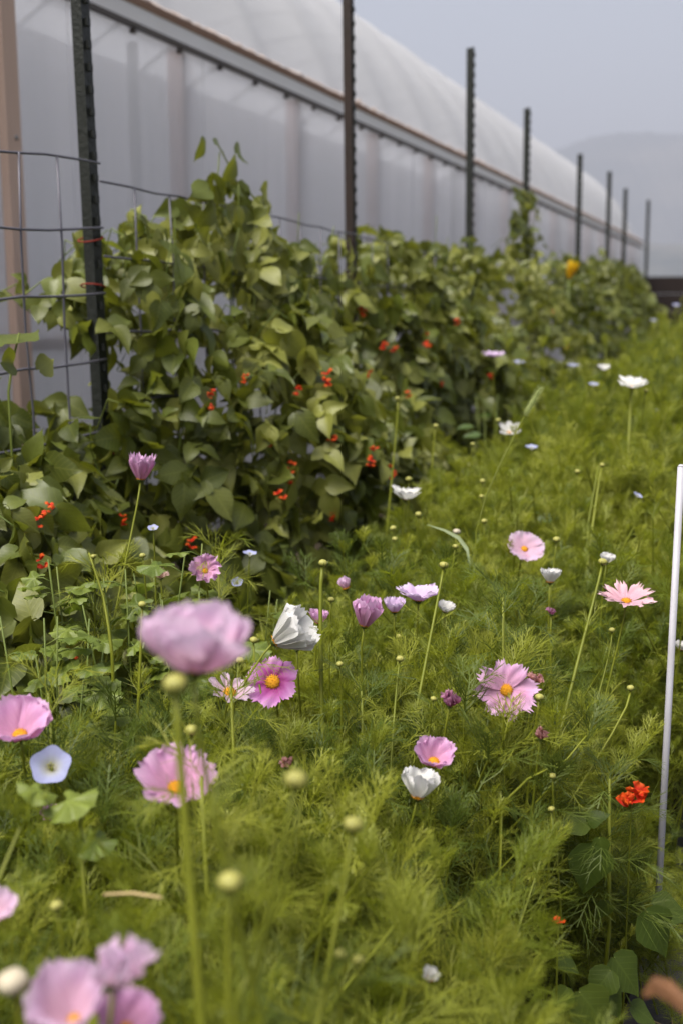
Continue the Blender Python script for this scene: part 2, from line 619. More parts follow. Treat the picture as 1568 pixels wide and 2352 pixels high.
# roof film with hoops
RC = Vector((-3.0, 0, 1.66))
RR = 3.0
a0 = math.asin((EAVE + 0.14 - 1.66) / RR)
na, nyy = 40, 190
HS = 1.22
V, F = [], []
for j in range(nyy + 1):
    yy = (GYE - GY0) * j / nyy
    ph = (yy / HS) % 1.0
    sag = 0.055 * (math.sin(PI * ph) ** 1.2)
    for i in range(na + 1):
        a = a0 + (PI - 2 * a0) * i / na
        e = math.sin(PI * i / na) ** 0.5 if 0 < i < na else 0
        r_ = RR + 0.03 - sag * e + 0.008 * math.sin(yy * 2.3 + a * 5) * e
        V.append((RC.x + math.cos(a) * r_, yy, RC.z + math.sin(a) * r_))
for j in range(nyy):
    for i in range(na):
        q = j * (na + 1) + i
        F.append((q, q + 1, q + na + 2, q + na + 1))
ob('roof_film', me('roof_film', V, F, M['film']), gh)
hp = MB().tube([(RC.x + math.cos(a0 + (PI - 2 * a0) * i / 28) * RR, 0, RC.z + math.sin(a0 + (PI - 2 * a0) * i / 28) * RR) for i in range(29)], 0.024, 8).mesh('hoop', M['hoop'])
i = 0
while i * HS <= GYE - GY0 + 0.01:
    ob('hoop', hp, gh, Matrix.Translation((0, i * HS, 0)))
    i += 1
V = [(RC.x, 0, 0)] + [(RC.x + 2.95, 0, 0), (RC.x + 2.95, 0, EAVE)] + [(RC.x + math.cos(a0 + (PI - 2 * a0) * i / 28) * RR, 0, RC.z + math.sin(a0 + (PI - 2 * a0) * i / 28) * RR) for i in range(29)] + [(RC.x - 2.95, 0, EAVE), (RC.x - 2.95, 0, 0)]
F = [(0, i, i + 1) for i in range(1, len(V) - 1)]
ob('end_wall', me('end_wall', V, F, M['film'], smooth=False), gh, Matrix.Translation((0, GYE - GY0 + 0.03, 0)))

# dark board wall past the end of the hedge
bw0 = P(1440, 660, 26.0)
bw = thing('board_wall', (bw0.x, 26.0, 0), 'dark brown board wall beyond the end of the bean hedge', 'wall')
hw = P(1520, 636, 25.0).z
for i in range(5):
    z0, z1 = hw * i / 5 + 0.005, hw * (i + 1) / 5 - 0.005
    MB().box((0, 0, z0), (6.5, 0.035 + 0.006 * (i % 2), z1)).build('board', M['wall_board'], bw, False)
for xx in (0.1, 2.2, 4.3, 6.4):
    MB().box((xx - 0.05, 0.045, 0), (xx + 0.05, 0.14, hw - 0.03)).build('upright', M['wall_board'], bw, False)

# ------------------------------------------------------------------ fence: T posts and wire
FX = -1.65
post_px = [  # photo x near the hedge line, top y, photo y to read x at
    (217, -120, 500, 'nearest dark T post at the left edge, wire mesh tied to it'),
    (808, -70, 300, 'tall rusty brown T post, second from the left, cut off by the top edge'),
    (1083, 105, 300, 'third T post from the left, its top just below the sky edge'),
    (1212, 245, 350, 'fourth T post, with a leafy bean shoot clinging to it'),
    (1332, 350, 450, 'fifth T post, standing above the yellow bloom'),
    (1399, 390, 480, 'sixth T post, thin and blurred against the roof end'),
    (1436, 430, 500, 'seventh T post, just left of the greenhouse end'),
    (1487, 455, 550, 'farthest T post, standing clear against the hazy hill'),
]
post_y = []
stud_me = MB().box((0.004, -0.007, -0.009), (0.013, 0.007, 0.009)).mesh('stud', M['stud'], False)
for i, (px, ty, ry, lab) in enumerate(post_px):
    q = PX(px, ry, FX)
    post_y.append(q.y)
    top = max(2.2, PX(px, ty, FX).z)
    po = thing('fence_post', (FX, q.y, 0), 'dark green steel ' + lab if i != 1 else lab, 'fence post', 'steel T posts along the bean hedge')
    lean = 0.016
    tilt = Matrix.Rotation(-lean * math.cos(YAW), 4, 'Y')
    # keep the lean about the height where x was read
    off = Matrix.Translation((lean * q.z, 0, 0))
    Mx = off @ tilt
    mt = M['rust_post'] if i == 1 else M['post']
    MB().box((-0.003, -0.019, -0.3), (0.004, 0.019, top)).build('flange', mt, po, False, Mx)
    MB().box((-0.036, -0.0035, -0.3), (-0.003, 0.0035, top - 0.002)).build('web', mt, po, False, Mx)
    n = int((top - 0.3) / 0.0535)
    for s in range(n):
        ob('stud', stud_me, po, Mx @ Matrix.Translation((0, 0, top - 0.04 - s * 0.0535)))
    if i == 0:
        for (zz, aa) in ((1.42, 0.3), (1.30, -0.2), (0.86, 0.1)):
            pts = [Vector((math.cos(w) * 0.034 - 0.016, math.sin(w) * 0.026, zz + aa * 0.03 * math.sin(w))) for w in [2 * PI * k / 12 for k in range(13)]]
            MB().tube(pts, 0.0022, 5).build('twine', M['twine'], po, True, Mx)


def wire_span(y0, y1, hz_lines, vys, lab, seed):
    """welded wire: hz_lines = functions y -> z; vys = y of the uprights"""
    r_ = random.Random(seed)
    w = thing('wire_mesh', (FX + 0.024, y0, 0), lab, 'wire fence', 'wire mesh strung between the posts')
    n = 14
    for f in hz_lines:
        pts = []
        for k in range(n + 1):
            yy = y0 + (y1 - y0) * k / n
            pts.append((r_.uniform(-1, 1) * 0.003, yy - y0, f(yy) + r_.uniform(-1, 1) * 0.004))
        MB().tube(pts, 0.0033, 6).build('horizontal_wire', M['wire'], w)
    for vy in vys:
        pts = []
        zt = hz_lines[0](vy)
        zb = 0.0
        for k in range(9):
            s = k / 8
            pts.append((r_.uniform(-1, 1) * 0.003, vy - y0 + r_.uniform(-1, 1) * 0.006 + 0.02 * s, zt * (1 - s)))
        MB().tube(pts, 0.0031, 6).build('vertical_wire', M['wire'], w)
    return w


def lin(y0, z0, y1, z1, kink=0):
    return lambda y: z0 + (z1 - z0) * (y - y0) / (y1 - y0) - kink * max(0, 1 - abs((y - (y0 + 0.33 * (y1 - y0))) / (0.3 * (y1 - y0)))) if abs(y1 - y0) > 1e-6 else z0


WX = FX + 0.024


def wz(px, py):
    q = PX(px, py, WX)
    return q.y, q.z


hl = []
for (a, b, kk) in (((0, 345), (220, 370), 0), ((0, 523), (230, 526), 0.012), ((0, 686), (240, 672), 0), ((0, 857), (240, 825), 0), ((0, 1040), (240, 990), 0), ((0, 1220), (240, 1150), 0)):
    (ya, za), (yb_, zb) = wz(*a), wz(*b)
    hl.append(lin(ya, za, yb_, zb, kk))
v1 = wz(52, 600)[0]
v2 = wz(140, 600)[0]
dv = v2 - v1
wire_span(0.9, post_y[0], hl, [v1 - dv * k for k in range(6, 0, -1)] + [v1, v2], 'bare wire mesh left of the nearest post, in front of the timber batten', 2)
(ya, za), (yb_, zb), (yc, zc) = wz(225, 415), wz(450, 460), wz(790, 534)
top2 = lambda y: za + (zb - za) * (y - ya) / (yb_ - ya) if y < yb_ else zb + (zc - zb) * (y - yb_) / (yc - yb_)
lines2 = [top2] + [(lambda y, d=d: top2(y) - d) for d in (0.19, 0.38, 0.57, 0.76)]
vy2 = []
yv = ya + 0.18
while yv < post_y[1] - 0.05:
    vy2.append(yv)
    yv += 0.19
wire_span(post_y[0], post_y[1], lines2, vy2, 'sagging wire mesh between the two nearest posts, half hidden by bean leaves', 3)
zt3 = top2(post_y[1])
top3 = lambda y: zt3 - 0.03 * (y - post_y[1])
lines3 = [top3] + [(lambda y, d=d: top3(y) - d) for d in (0.19, 0.38, 0.57)]
wire_span(post_y[1], post_y[2], lines3, [post_y[1] + 0.19 * k for k in range(1, int((post_y[2] - post_y[1]) / 0.19))], 'wire mesh between the second and third posts, mostly buried in the hedge', 4)

# ------------------------------------------------------------------ white stake
sb, st = PZ(1501, 2255, 0.0), None
sb = PZ(1501, 2255, 0.0)
q = ray(1563, 1072)
tt = (sb.y + 0.02) / q.y
st = EYE + q * tt
stk = thing('garden_stake', sb, 'thin white plastic stake standing upright at the right edge of the bed', 'stake')
MB().tube([(0, 0, -0.1), st - sb], 0.0062, 14).build('rod', M['stake'], stk)
dd = (st - sb).normalized()
MB().tube([(st - sb), (st - sb) + dd * 0.002, (st - sb) + dd * 0.004], [0.0058, 0.0052, 0.003], 14).build('cap', M['stake'], stk)


# ------------------------------------------------------------------ leaves
def leaf_mesh(name, mat, L, Wd, fold, droop, seed, rows=((0, .05), (.05, .27), (.17, .43), (.34, .45), (.55, .34), (.76, .18), (.9, .065), (1, .0)), wav=0.03, cols=4):
    r_ = random.Random(seed)
    V, F, T = [], [], []
    ph = r_.random() * 6
    for (t, w) in rows:
        for j in range(cols + 1):
            v = -1 + 2 * j / cols
            x = t * L
            yv = v * w * Wd * (1 + 0.06 * math.sin(9 * t + ph + v))
            z = abs(v) * w * Wd * fold - droop * L * t * t + wav * L * math.sin(7 * t + ph + 2.2 * v) * abs(v) + 0.02 * L * math.sin(3 * t + ph)
            back = -0.07 * L * abs(v) if t < 0.1 else 0
            V.append((x + back, yv, z))
            T.append((t, v * w * 2, 0))
    n = cols + 1
    for i in range(len(rows) - 1):
        for j in range(cols):
            F.append((i * n + j, (i + 1) * n + j, (i + 1) * n + j + 1, i * n + j + 1))
    return me(name, V, F, mat, T)


BEAN = [leaf_mesh('leaf', M['bean_leaf'] if k < 7 else M['bean_young'], 0.112, 0.096, 0.42 - 0.22 * (k % 3), 0.16 + 0.24 * (k % 4) / 3, 40 + k, wav=0.045) for k in range(10)]


def leaf_matrix(p, tip, nrm, s=1.0):
    x = Vector(tip).normalized()
    z = Vector(nrm)
    z = z - x * z.dot(x)
    if z.length < 1e-4:
        z = Vector((0.1, 0.2, 1)) - x * x.z
    z.normalize()
    y = z.cross(x)
    m = Matrix((x, y, z)).transposed().to_4x4()
    m = Matrix.Translation(p) @ m
    return m @ Matrix.Scale(s, 4)


def mesh_np(m):
    v = np.empty(len(m.vertices) * 3, dtype=np.float32)
    m.vertices.foreach_get('co', v)
    f = [tuple(p.vertices) for p in m.polygons]
    tv = np.zeros(len(m.vertices) * 3, dtype=np.float32)
    if 'tv' in m.attributes:
        m.attributes['tv'].data.foreach_get('vector', tv)
    return v.reshape(-1, 3), f, tv.reshape(-1, 3)


BEAN_NP = [mesh_np(m) for m in BEAN]


def join_leaves(name, mats, src, mat, parent):
    """many leaf copies as one mesh; mats = list of (index, matrix)"""
    Vs, Fs, Ts, n = [], [], [], 0
    for (k, m) in mats:
        v, f, tv = src[k]
        A = np.array(m)
        Vs.append(v @ A[:3, :3].T + A[:3, 3])
        Ts.append(tv)
        Fs += [tuple(i + n for i in q) for q in f]
        n += len(v)
    return ob(name, me(name, np.concatenate(Vs).tolist(), Fs, mat, np.concatenate(Ts)), parent)


# hedge height from its outline against the greenhouse wall
hedge_pts = []
for (px, py) in ((-420, 1020), (-200, 960), (0, 935), (60, 905), (120, 925), (160, 970), (200, 1060), (232, 1090), (246, 1000), (258, 790), (278, 660), (305, 600), (335, 580), (375, 560), (430, 560), (480, 500), (540, 480), (600, 500), (660, 540), (715, 580),
                 (760, 600), (820, 592), (880, 585), (940, 540), (1000, 548), (1060, 560), (1130, 575), (1200, 580), (1260, 590), (1330, 592), (1390, 596), (1440, 600), (1468, 615)):
    q = PX(px, py, FX + 0.05)
    hedge_pts.append((q.y, q.z))
hedge_pts.sort()


def hedge_h(y):
    if y <= hedge_pts[0][0]: return hedge_pts[0][1]
    for (a, b) in zip(hedge_pts, hedge_pts[1:]):
        if y <= b[0]:
            return a[1] + (b[1] - a[1]) * (y - a[0]) / max(1e-6, b[0] - a[0])
    return hedge_pts[-1][1]


HY1 = hedge_pts[-1][0]


def lump(y, z):
    return 0.075 * math.sin(2.9 * y + 4.1 * z + 0.7) + 0.06 * math.sin(5.3 * y - 3.0 * z) + 0.05 * math.sin(8.1 * z + 2.2 * y)


def hedge_front(y, z):
    h = hedge_h(y)
    s = min(1.0, max(0.0, z / h))
    return FX + 0.08 + 0.50 * (1 - s ** 1.8) + lump(y, z) * (1 - 0.4 * s)


def scarlet_mesh(seed):
    """a short raceme of pea blossoms: each a hood and two wings"""
    r_ = random.Random(seed)
    b = MB()
    for k in range(r_.randint(2, 4)):
        c = Vector((r_.uniform(-.010, .010), r_.uniform(-.010, .010), -0.02 + 0.021 * k + r_.uniform(-.006, .006)))
        for (a, e, s) in ((0, 0.6, 1.0), (2.1, 0.1, 0.85), (-2.1, 0.1, 0.85)):
            a += r_.uniform(0, 6.28) * 0.3 + k * 1.9
            d = Vector((math.cos(a) * math.cos(e), math.sin(a) * math.cos(e), math.sin(e)))
            u = d.cross(Vector((0, 0, 1))).normalized()
            n = u.cross(d)
            L = r_.uniform(0.020, 0.030) * s
            V, T = [], []
            for (t, w, zz) in ((0, .15, 0), (.4, .55, .12), (.75, .6, .2), (1, .25, .05)):
                for v in (-1, 0, 1):
                    V.append(c + d * L * t + u * (v * w * L * 0.8) + n * (L * (zz * 1.2 - 0.28 * abs(v))))
                    T.append((t, v * w, 0))
            F = [(i * 3 + j, i * 3 + 3 + j, i * 3 + 4 + j, i * 3 + 1 + j) for i in range(3) for j in range(2)]
            b.add(V, F, T)
    return b.mesh('blossom', M['petal_scarlet'])


SCAR = [scarlet_mesh(k) for k in range(5)]

plants = []
y = 0.75
while y < HY1:
    step = 0.42 if y < 6 else 0.85
    plants.append((y, min(HY1, y + step)))
    y += step
blooms = [(485, 905), (477, 935), (685, 895), (748, 872), (764, 1003), (858, 1028), (852, 1057), (668, 1068), (662, 1103), (645, 1133), (765, 1188),
          (85, 1195), (112, 1160), (287, 1195), (443, 1243), (835, 715), (880, 790), (980, 790), (1012, 880), (1048, 737), (843, 860), (936, 903), (1125, 862),
          (905, 800), (980, 765), (830, 705), (895, 1085), (100, 1180), (160, 1500), (1300, 795), (1265, 720), (560, 870), (620, 1010), (95, 1285)]
bloom_pos = []
for (px, py) in blooms:
    # on the hedge front: march along the sight line
    r_ = ray(px, py)
    for k in range(400):
        q = EYE + r_ * (0.8 + 0.05 * k)
        if q.x < hedge_front(q.y, q.z) + 0.03 and q.z > 0:
            break
    bloom_pos.append(q)

HL = ['at the left edge, its broad dark leaves lowest of the row', 'just left of the nearest post, leaves lit over dark gaps',
      'wrapped round the foot of the nearest post', 'just right of the nearest post, climbing the wire', 'sending up the tall leafy shoot against the frosted wall',
      'heaped widest just right of the tall shoot', 'left of the second post, with pale sunlit leaves', 'close against the left side of the second post', 'hiding the foot of the second post',
      'just past the second post, dipping lower than its neighbours', 'in the dip midway between the second and third posts', 'rising to a rounded top before the third post',
      'close before the third post, pale green crown', 'hiding the foot of the third post', 'between the third and fourth posts', 'at the foot of the fourth post',
      'just past the fourth post, below the yellow bloom', 'before the fifth post, blurred pale leaves', 'at the foot of the fifth post', 'between the fifth and sixth posts',
      'at the foot of the sixth post', 'beside the seventh post, small with distance', 'last but one before the dark board wall', 'at the far end beside the dark board wall', 'beyond the last post', 'end of row']
nleaf = 0
for i, (y0, y1) in enumerate(plants):
    near = y0 < 6
    yc = (y0 + y1) / 2
    root = Vector((FX + 0.12, yc, 0))
    bp = thing('bean_plant', root, 'scarlet runner bean plant ' + HL[min(i, len(HL) - 1)], 'bean plant', 'runner bean plants forming the hedge along the fence')
    span = y1 - y0
    n_out = int(span * (250 if near else 70))
    n_in = int(span * (560 if near else 220))
    outs, ins = [], []
    petio = MB()
    if y0 < 2.6 < y1 or y0 < 2.95 < y1:
        n_out, n_in = int(n_out * 1.25), int(n_in * 1.3)
    for k in range(n_out + n_in):
        yy = rng.uniform(y0 - 0.08, y1 + 0.08)
        h = hedge_h(yy)
        s = rng.random() ** 0.8
        outer = k < n_out
        if not outer: s = rng.random() ** 1.1 * 0.96
        z = 0.05 + (h - 0.03) * s
        dep = abs(rng.gauss(0, 0.045)) if outer else 0.05 + abs(rng.gauss(0, 0.15))
        x = hedge_front(yy, z) - dep
        if 2.4 < yy < 3.1:
            x = hedge_front(yy, z) - rng.uniform(0, 0.42)
        if s > 0.86:
            x = rng.uniform(FX - 0.30, hedge_front(yy, z))
            if rng.random() < 0.35: z += rng.uniform(0, 0.07)
        nrm = Vector((0.75, -0.25, 0.75)) + Vector((rng.gauss(0, .75), rng.gauss(0, .75), rng.gauss(0, .55)))
        tip = Vector((0.55 + rng.gauss(0, .6), rng.gauss(0, .8), -0.65 + rng.gauss(0, .45)))
        sc = rng.uniform(0.42, 0.97) * (1.0 if near else 1.0)
        m = leaf_matrix(Vector((x, yy, z)) - root, tip, nrm, sc)
        (outs if outer else ins).append((rng.randrange(10), m))
        if outer and k % 2:
            b0 = Vector((x, yy, z)) - root
            tv0 = Vector(tip).normalized()
            petio.tube([b0, b0 - tv0 * .05 + Vector((-.02, 0, -.01)), b0 + Vector((-.10, rng.uniform(-.06, .06), rng.uniform(-.09, -.02)))], [.0016, .0018, .002], 4, False)
        # two side leaflets of the same three-part leaf
        for sg in (-1, 1):
            tv_, nv_ = Vector(tip).normalized(), nrm.normalized()
            t2 = Matrix.Rotation(sg * rng.uniform(1.1, 1.6), 3, nv_) @ tv_
            p2 = Vector((x, yy, z)) - tv_ * 0.035 * sc - root
            n2 = nrm + Vector((rng.gauss(0, .35), rng.gauss(0, .35), rng.gauss(0, .3)))
            (outs if outer else ins).append((rng.randrange(10), leaf_matrix(p2, t2, n2, sc * rng.uniform(.75, .95))))
    for (kk, m) in outs:
        ob('leaf', BEAN[kk], bp, m)
        nleaf += 1
    fo = join_leaves('foliage', ins, BEAN_NP, M['bean_leaf'], bp)
    fo['kind'] = 'stuff'
    petio.build('petioles', M['vine'], bp)['kind'] = 'stuff'
    # vines up the wire
    for k in range(2 if near else 1):
        xo, yo = rng.uniform(-.08, .05), rng.uniform(-span / 2, span / 2)
        h = hedge_h(yc + yo) + rng.uniform(-0.05, 0.10)
        pts = [Vector((xo * (1 - s) + 0.02 * math.cos(s * 17 + k), yo + 0.03 * math.sin(s * 17 + k), h * s)) for s in [q / 14 for q in range(15)]]
        MB().tube(pts, [0.004 - 0.0025 * q / 14 for q in range(15)], 5).build('vine', M['vine'], bp)
    for q in bloom_pos:
        if y0 <= q.y < y1:
            ob('blossom', SCAR[rng.randrange(5)], bp, Matrix.Translation(q - root) @ Euler((rng.uniform(-.5, .5), rng.uniform(-.5, .5), rng.uniform(0, 6))).to_matrix().to_4x4() @ Matrix.Scale(rng.uniform(0.42, 0.75), 4))
    bp['_'] = 0
    del bp['_']


# shoots that stand out above the hedge: leaves along a path read off the photo
def shoot(path, leaves, label, name='bean_shoot', cat='bean shoot', x=FX + 0.03, sz=0.8, twig=0.003):
    pts = [PX(px, py, x) for (px, py) in path]
    root = Vector((pts[0].x, pts[0].y, 0))
    t_ = thing(name, root, label, cat)
    pts = [Vector((root.x, root.y, 0.02))] + pts
    MB().tube([p - root for p in pts], [twig * 1.3] + [twig * (1 - 0.5 * k / len(pts)) for k in range(len(pts) - 1)], 5).build('vine', M['vine'], t_)
    for (px, py, tx, ty, s) in leaves:
        xo = x + rng.uniform(-.02, .05)
        a, b = PX(px, py, xo), PX(tx, ty, xo)
        tip = b - a
        tip = tip * min(1.0, 0.10 / max(tip.length, 1e-4))
        nrm = Vector((0.9, -0.35, 0.5)) + Vector((rng.gauss(0, .35), rng.gauss(0, .35), rng.gauss(0, .35)))
        ob('leaf', BEAN[rng.randrange(10)], t_, leaf_matrix(a - root, tip, nrm, tip.length / 0.105 * s))
    return t_


shoot([(530, 640), (520, 520), (500, 420), (505, 350)],
      [(470, 320, 462, 362, 1.15), (500, 335, 540, 372, 1.2), (545, 355, 572, 350, 1.1), (540, 365, 525, 415, 1.1), (480, 430, 450, 440, 1.1), (500, 420, 530, 445, 1.1),
       (490, 470, 470, 520, 1.1), (520, 500, 575, 530, 1.0), (570, 440, 600, 455, 1.1), (600, 460, 650, 490, 1.0), (580, 480, 630, 505, 1.1), (460, 500, 440, 480, 1.2)] + [(x_, y_, x_ + rng.uniform(-45, 45), y_ + rng.uniform(10, 55), 1.0) for x_, y_ in [(rng.gauss(520, 14 + .25 * (y0_ - 330)), y0_) for y0_ in range(400, 570, 7)]],
      'tallest bean shoot rising against the frosted greenhouse wall')
_r = random.Random(21)
_lv = []
for k in range(70):
    t_ = _r.random()
    cx_, cy_ = 1205 + _r.gauss(0, 15), 440 + 150 * t_ + _r.gauss(0, 5)
    a_ = _r.uniform(0.2, 2.9)
    L_ = _r.uniform(24, 46)
    _lv.append((cx_, cy_, cx_ + math.cos(a_) * L_, cy_ + math.sin(a_) * L_, 1.0))
shoot([(1212, 600), (1212, 520), (1205, 440)], _lv + [(1185, 450, 1176, 412, .9), (1205, 445, 1232, 425, .9), (1195, 455, 1180, 440, 1.0)],
      'dark bean shoot twined round the fourth fence post', x=FX + 0.06)
shoot([(20, 900), (30, 830), (45, 765)], [(12, 790, 95, 735, 1.2), (5, 830, 60, 830, 0.9), (90, 850, 130, 822, 1.0), (160, 760, 190, 790, 0.9), (170, 690, 178, 715, 0.7)],
      'single broad bean leaf standing before the timber batten', x=FX + 0.10)


# yellow bloom in the hedge
# ------------------------------------------------------------------ flowers
def petal_mesh(mat, L, wf, e0, e1, seed, ruf=0.05, notch=0.10, twist=0.0, cols=10, rows=9):
    """petal along +X from the disc, wide near the tip, toothed edge, pleated; curls from elevation e0 to e1 (degrees)"""
    r_ = random.Random(seed)
    V, F, T = [], [], []
    wmax = L * wf * 0.5
    tipn = [r_.uniform(-1, 1) for _ in range(cols + 1)]
    ph = r_.random() * 6
    px_, pz_ = 0.0, 0.0
    for i in range(rows + 1):
        t = i / rows
        if i:
            e = R(e0 + (e1 - e0) * ((i - 0.5) / rows))
            px_ += math.cos(e) * L / rows
            pz_ += math.sin(e) * L / rows
        e = R(e0 + (e1 - e0) * t)
        w = wmax * (0.20 + 0.80 * min(1, (t / 0.72)) ** 0.75) * (1 - 0.22 * max(0, (t - 0.72) / 0.28) ** 2)
        for j in range(cols + 1):
            v = -1 + 2 * j / cols
            ext = 0.0
            if t > 0.8:
                k = (t - 0.8) / 0.2
                ext = k * L * (notch * (0.5 * (1 if j % 2 else -0.4) + 0.6 * tipn[j]) - 0.16 * abs(v) ** 2.5)
            pl = 0.014 * L * (1 if j % 2 else -1) * min(1, t * 2) * (0.6 + 0.4 * tipn[j])
            rufz = ruf * L * math.sin(ph + 5 * v + 6 * t) * t
            cup = 0.10 * L * v * v * t
            tw = twist * v * w * t
            nx_, nz_ = -math.sin(e), math.cos(e)
            q = pl + rufz + cup + tw
            V.append((px_ + math.cos(e) * ext + nx_ * q, v * w, pz_ + math.sin(e) * ext + nz_ * q))
            T.append((t, v * w / wmax * 0.5, 0))
    n = cols + 1
    for i in range(rows):
        for j in range(cols):
            F.append((i * n + j, (i + 1) * n + j, (i + 1) * n + j + 1, i * n + j + 1))
    return me('petal', V, F, mat, T)


def disc_mesh(r, seed, hgt=0.55):
    r_ = random.Random(seed)
    b = MB()
    V, F = [(0, 0, hgt * r)], []
    rings, n = 4, 12
    for i in range(1, rings + 1):
        a = PI / 2 * i / rings
        for j in range(n):
            w = 2 * PI * j / n
            V.append((math.sin(a) * r * math.cos(w), math.sin(a) * r * math.sin(w), math.cos(a) * r * hgt))
    for j in range(n):
        F.append((0, 1 + j, 1 + (j + 1) % n))
    for i in range(rings - 1):
        for j in range(n):
            F.append((1 + i * n + j, 1 + (i + 1) * n + j, 1 + (i + 1) * n + (j + 1) % n, 1 + i * n + (j + 1) % n))
    b.add(V, F)
    for k in range(46):                       # florets
        a = PI / 2 * math.sqrt((k + 0.5) / 46)
        w = k * 2.39996
        d = Vector((math.sin(a) * math.cos(w), math.sin(a) * math.sin(w), math.cos(a) * hgt))
        p = d * r
        dn = d.normalized()
        u = dn.orthogonal().normalized() * r * 0.10
        v_ = dn.cross(u)
        hh = r * r_.uniform(0.15, 0.4)
        b.add([p + u, p - u * 0.5 + v_ * 0.87, p - u * 0.5 - v_ * 0.87, p + dn * hh], [(0, 1, 3), (1, 2, 3), (2, 0, 3)])
    return b.mesh('disc', M['disc'])


def head_matrix(facing, roll=0.0):
    z = (CR * facing[0] + CU * facing[1] + CB * facing[2]).normalized()
    x = CU - z * CU.dot(z)
    if x.length < 0.1:
        x = CR - z * CR.dot(z)
    x.normalize()
    y = z.cross(x)
    return Matrix((x, y, z)).transposed() @ Matrix.Rotation(roll, 3, 'Z')


def calyx(parent, Mh, r, mat=None, n=8, up=0.9, ln=1.0):
    b = MB()
    b.tube([Vector((0, 0, -0.9 * r)), Vector((0, 0, -0.5 * r)), Vector((0, 0, -0.1 * r))], [0.25 * r, 0.75 * r, 0.95 * r], 8)
    for k in range(n):
        w = 2 * PI * k / n + 0.2
        d = Vector((math.cos(w), math.sin(w), 0))
        u = Vector((-d.y, d.x, 0)) * r * 0.16
        p0, p1, p2 = d * 0.5 * r - Vector((0, 0, .6 * r)), d * (1.5 * r * ln) + Vector((0, 0, -.35 * r)), d * (1.9 * r * ln) + Vector((0, 0, up * r))
        b.add([p0 - u, p0 + u, p1 + u * .7, p1 - u * .7, p2], [(0, 1, 2, 3), (3, 2, 4)])
    return b.build('calyx', M['bract'], parent, True, Mh)


guards = []      # (position, radius): plants in front are kept low so these stay in view


def stem_path(head, zdir, root, bend=0.10):
    p1 = head - zdir * bend
    p2 = root + Vector((0, 0, max(0.05, head.z * 0.45)))
    return bez(head, p1, p2, root, 10)


twig_leaves = []


def make_stem(parent, base, head, zdir, root, r0, r1, bend=0.10, name='stem'):
    pts = stem_path(head, zdir, root, bend)
    n = len(pts)
    if name == 'stem' and (head - EYE).length < 2.7 and parent['category'] in ('cosmos flower', 'flower bud'):
        twig_leaves.append((parent, base, pts))
    return MB().tube([p - base for p in pts], [r0 + (r1 - r0) * k / (n - 1) for k in range(n)], 7).build(name, M['stem'], parent)


def root_for(p, via, d):
    if via is None:
        return Vector((p.x + rng.uniform(-.04, .04), p.y + rng.uniform(-.04, .05), 0))
    vx, vy, vd = via
    q = P(vx, vy, vd or d)
    k = p.z / max(0.05, p.z - q.z)
    r_ = p + (q - p) * k
    hv = Vector((r_.x - p.x, r_.y - p.y))
    if hv.length > 0.5:
        hv = hv / hv.length * 0.5
    return Vector((p.x + hv.x, p.y + hv.y, 0))


def flower(label, px, py, d, Lp, e0, e1, face, col, np_=8, wf=0.85, roll=0.0, seed=0, via=None, ruf=0.05, notch=0.1, disc=0.010, jit=6, cat='cosmos flower', name='cosmos_flower', stem_r=0.0017, crumple=0, bend=0.10, guard=1.0):
    r_ = random.Random(seed + 1000)
    p = P(px, py, d)
    root = root_for(p, via, d)
    t_ = thing(name, root, label, cat, 'cosmos flowers standing in the bed' if name == 'cosmos_flower' else 'withered cosmos flowers in the bed')
    R3 = head_matrix(face, roll)
    zdir = R3.col[2]
    Mh = Matrix.Translation(p - root) @ R3.to_4x4()
    nvar = 4
    vs = []
    for k in range(nvar if not crumple else np_):
        ce0 = e0 + r_.uniform(-jit, jit)
        ce1 = e1 + r_.uniform(-jit, jit) * 1.6 + (r_.uniform(-crumple, crumple) if crumple else 0)
        vs.append(petal_mesh(M[col], Lp * r_.uniform(0.93, 1.05) * (r_.uniform(.6, 1) if crumple else 1), wf * r_.uniform(0.92, 1.08), ce0, ce1, seed * 17 + k, ruf * (4 if crumple else 1), notch, r_.uniform(-.2, .2) + (r_.uniform(-.8, .8) if crumple else 0)))
    for k in range(np_):
        a = 2 * PI * k / np_ + r_.uniform(-.08, .08)
        m = Mh @ Matrix.Rotation(a, 4, 'Z') @ Matrix.Translation((disc * 0.55, 0, 0.0005 * (k % 2)))
        ob('petal', vs[k % len(vs)], t_, m)
    if not crumple:
        ob('disc', disc_mesh(disc, seed), t_, Mh @ Matrix.Translation((0, 0, 0.001)))
    calyx(t_, Mh, disc * 0.8)
    make_stem(t_, root, p - zdir * disc * 0.6, zdir, root, stem_r, stem_r * 1.6, bend)
    if guard:
        guards.append((p, Lp * guard * (0.9 if e1 < 40 else 0.7)))
    return t_


